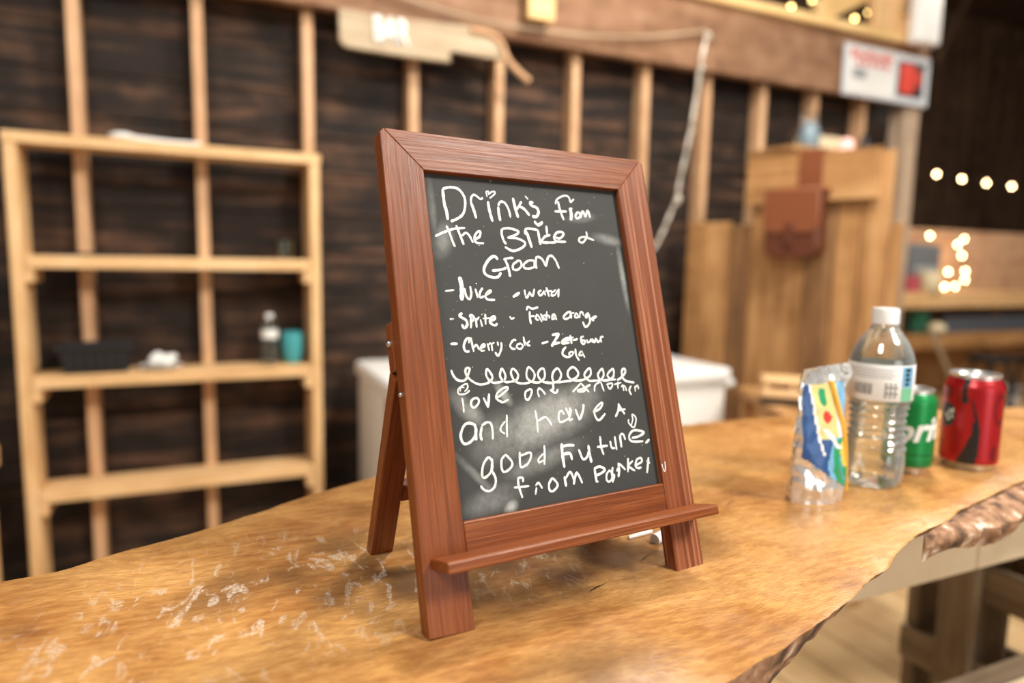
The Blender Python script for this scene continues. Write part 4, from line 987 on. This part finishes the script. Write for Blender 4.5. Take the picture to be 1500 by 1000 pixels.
q = MB(); cyl(q, 38, 66, .1255, .1500, .0363, 0); cyl(q, 38, 66, .1090, .1250, .0363, 1)
for i in range(4): cyl(q, 45, 55+2*(i % 2), .1275+i*.0055, .1315+i*.0055, .03638, 2)
obj('colour_patch', q, [M['lblue'], M['mint'], M['ink']], lab, frame=F, label='blue and green patch with black lettering')

# foil pouch
pp = at(1194, 727, 2, TZ); PL = (pp.x, pp.y, TZ)
pr_ = tocam(PL)+R_(90)+R_(54)
po = thing('juice_pouch', 'silver foil juice pouch with a yellow straw standing left of the water bottle', 'pouch', PL, pr_)
F = Matrix.Translation(PL) @ Matrix.Rotation(pr_, 4, 'Z')     # local x across, -y is the printed front
H_ = .152
def pouch_pt(t, h, side):       # t -1..1 across, h 0..1, side +-1
    wdt = interp([(0, .041), (.15, .042), (.9, .040), (1, .041)], h)
    dep = interp([(0, .024), (.1, .0255), (.3, .022), (.6, .014), (.85, .005), (.93, .0012), (1, .0008)], h)
    y = side*dep*(max(0, 1-abs(t)**2.2))**.75
    lean = interp([(0, 0), (.9, 0), (1, .008)], h)
    wob = .0024*noise.noise(Vector((t*4, h*9, side)))
    zz = H_*h+(-.006*(1-t*t)*side*0 if h > 0 else 0)
    return Vector((t*wdt*(1 if t < 0 or h < .86 else 1+.45*min(1, (h-.86)/.08)*t*(1 if h < .96 else .9)), y+wob+lean*(t+.4), zz))
q = MB(); bm = q.bm
nt2, nh = 36, 60
def grid(side):
    return [[bm.verts.new(pouch_pt(-1+2*i/nt2, j/nh, side)) for i in range(nt2+1)] for j in range(nh+1)]
G1, G2 = grid(-1), grid(1)
for G in (G1, G2):
    for j in range(nh):
        for i in range(nt2): bm.faces.new((G[j][i], G[j][i+1], G[j+1][i+1], G[j+1][i]))
for i in range(nt2): bm.faces.new((G1[0][i], G1[0][i+1], G2[0][i+1], G2[0][i])); bm.faces.new((G1[nh][i], G1[nh][i+1], G2[nh][i+1], G2[nh][i]))
bmesh.ops.remove_doubles(bm, verts=bm.verts[:], dist=.00015)
bmesh.ops.recalc_face_normals(bm, faces=bm.faces[:])
body = obj('foil_body', q, M['foil'], po, True, F)
q = MB(); bm = q.bm; pts_ = {}
na, nb_ = 40, 70
def pp_(i, j):
    if (i, j) not in pts_:
        v = pouch_pt(-.90+1.74*i/na, .08+.80*j/nb_, -1); v.y -= .0006; pts_[(i, j)] = bm.verts.new(v)
    return pts_[(i, j)]
def pouch_col(a, h):
    if h < .02+.32*(1-a)**1.6: return None
    e = a-(.10+.30*(1-h)**1.2)                     # edge of the blue band on the left
    if e < 0: return 0
    if e < .045 and h > .35: return 4
    if math.hypot((a-.42)/.10, (h-.70)/.055) < 1: return 3
    if abs((a-.50)+(h-.50)*1.6) < .055 and .40 < h < .60: return 4
    if h > .78: return 2 if (a < .46 and math.hypot((a-.38)/.09, (h-.88)/.08) < 1) else (5 if a > .72 else 6)
    if h > .50: return 6 if a < .66 else (5 if h > .62 and a > .8 else 4)
    if math.hypot((a-.86)/.20, (h-.36)/.15) < 1: return 1
    d = math.hypot((a-1.0)/.62, (h-.26)/.34)
    if d < .52: return 2
    if d < .62: return 7
    if d < .86: return 2
    if d < 1.0: return 5
    return 0
for i in range(na):
    for j in range(nb_):
        m_ = pouch_col((i+.5)/na, (j+.5)/nb_)
        if m_ is None: continue
        f = bm.faces.new((pp_(i, j), pp_(i+1, j), pp_(i+1, j+1), pp_(i, j+1))); f.material_index = m_
obj('front_print', q, [M['blue'], M['yellow'], M['pgreen'], M['pred'], M['paper'], M['lblue'], M['palelime'], M['tealp']], body, True, F, label='blue, yellow and green fruit print')
s_a = pouch_pt(.12, .90, -1)+Vector((0, -.0035, 0)); s_m = pouch_pt(.50, .5, -1)+Vector((0, -.0035, 0)); s_b = pouch_pt(.93, .02, -1)+Vector((.001, -.004, .0015))
obj('straw', MB().tube([Vector(p) for p in crom([tuple(s_a), tuple(s_m), tuple(s_b)], 8)], .0027, 12), M['straw'], po, True, F, label='yellow drinking straw')
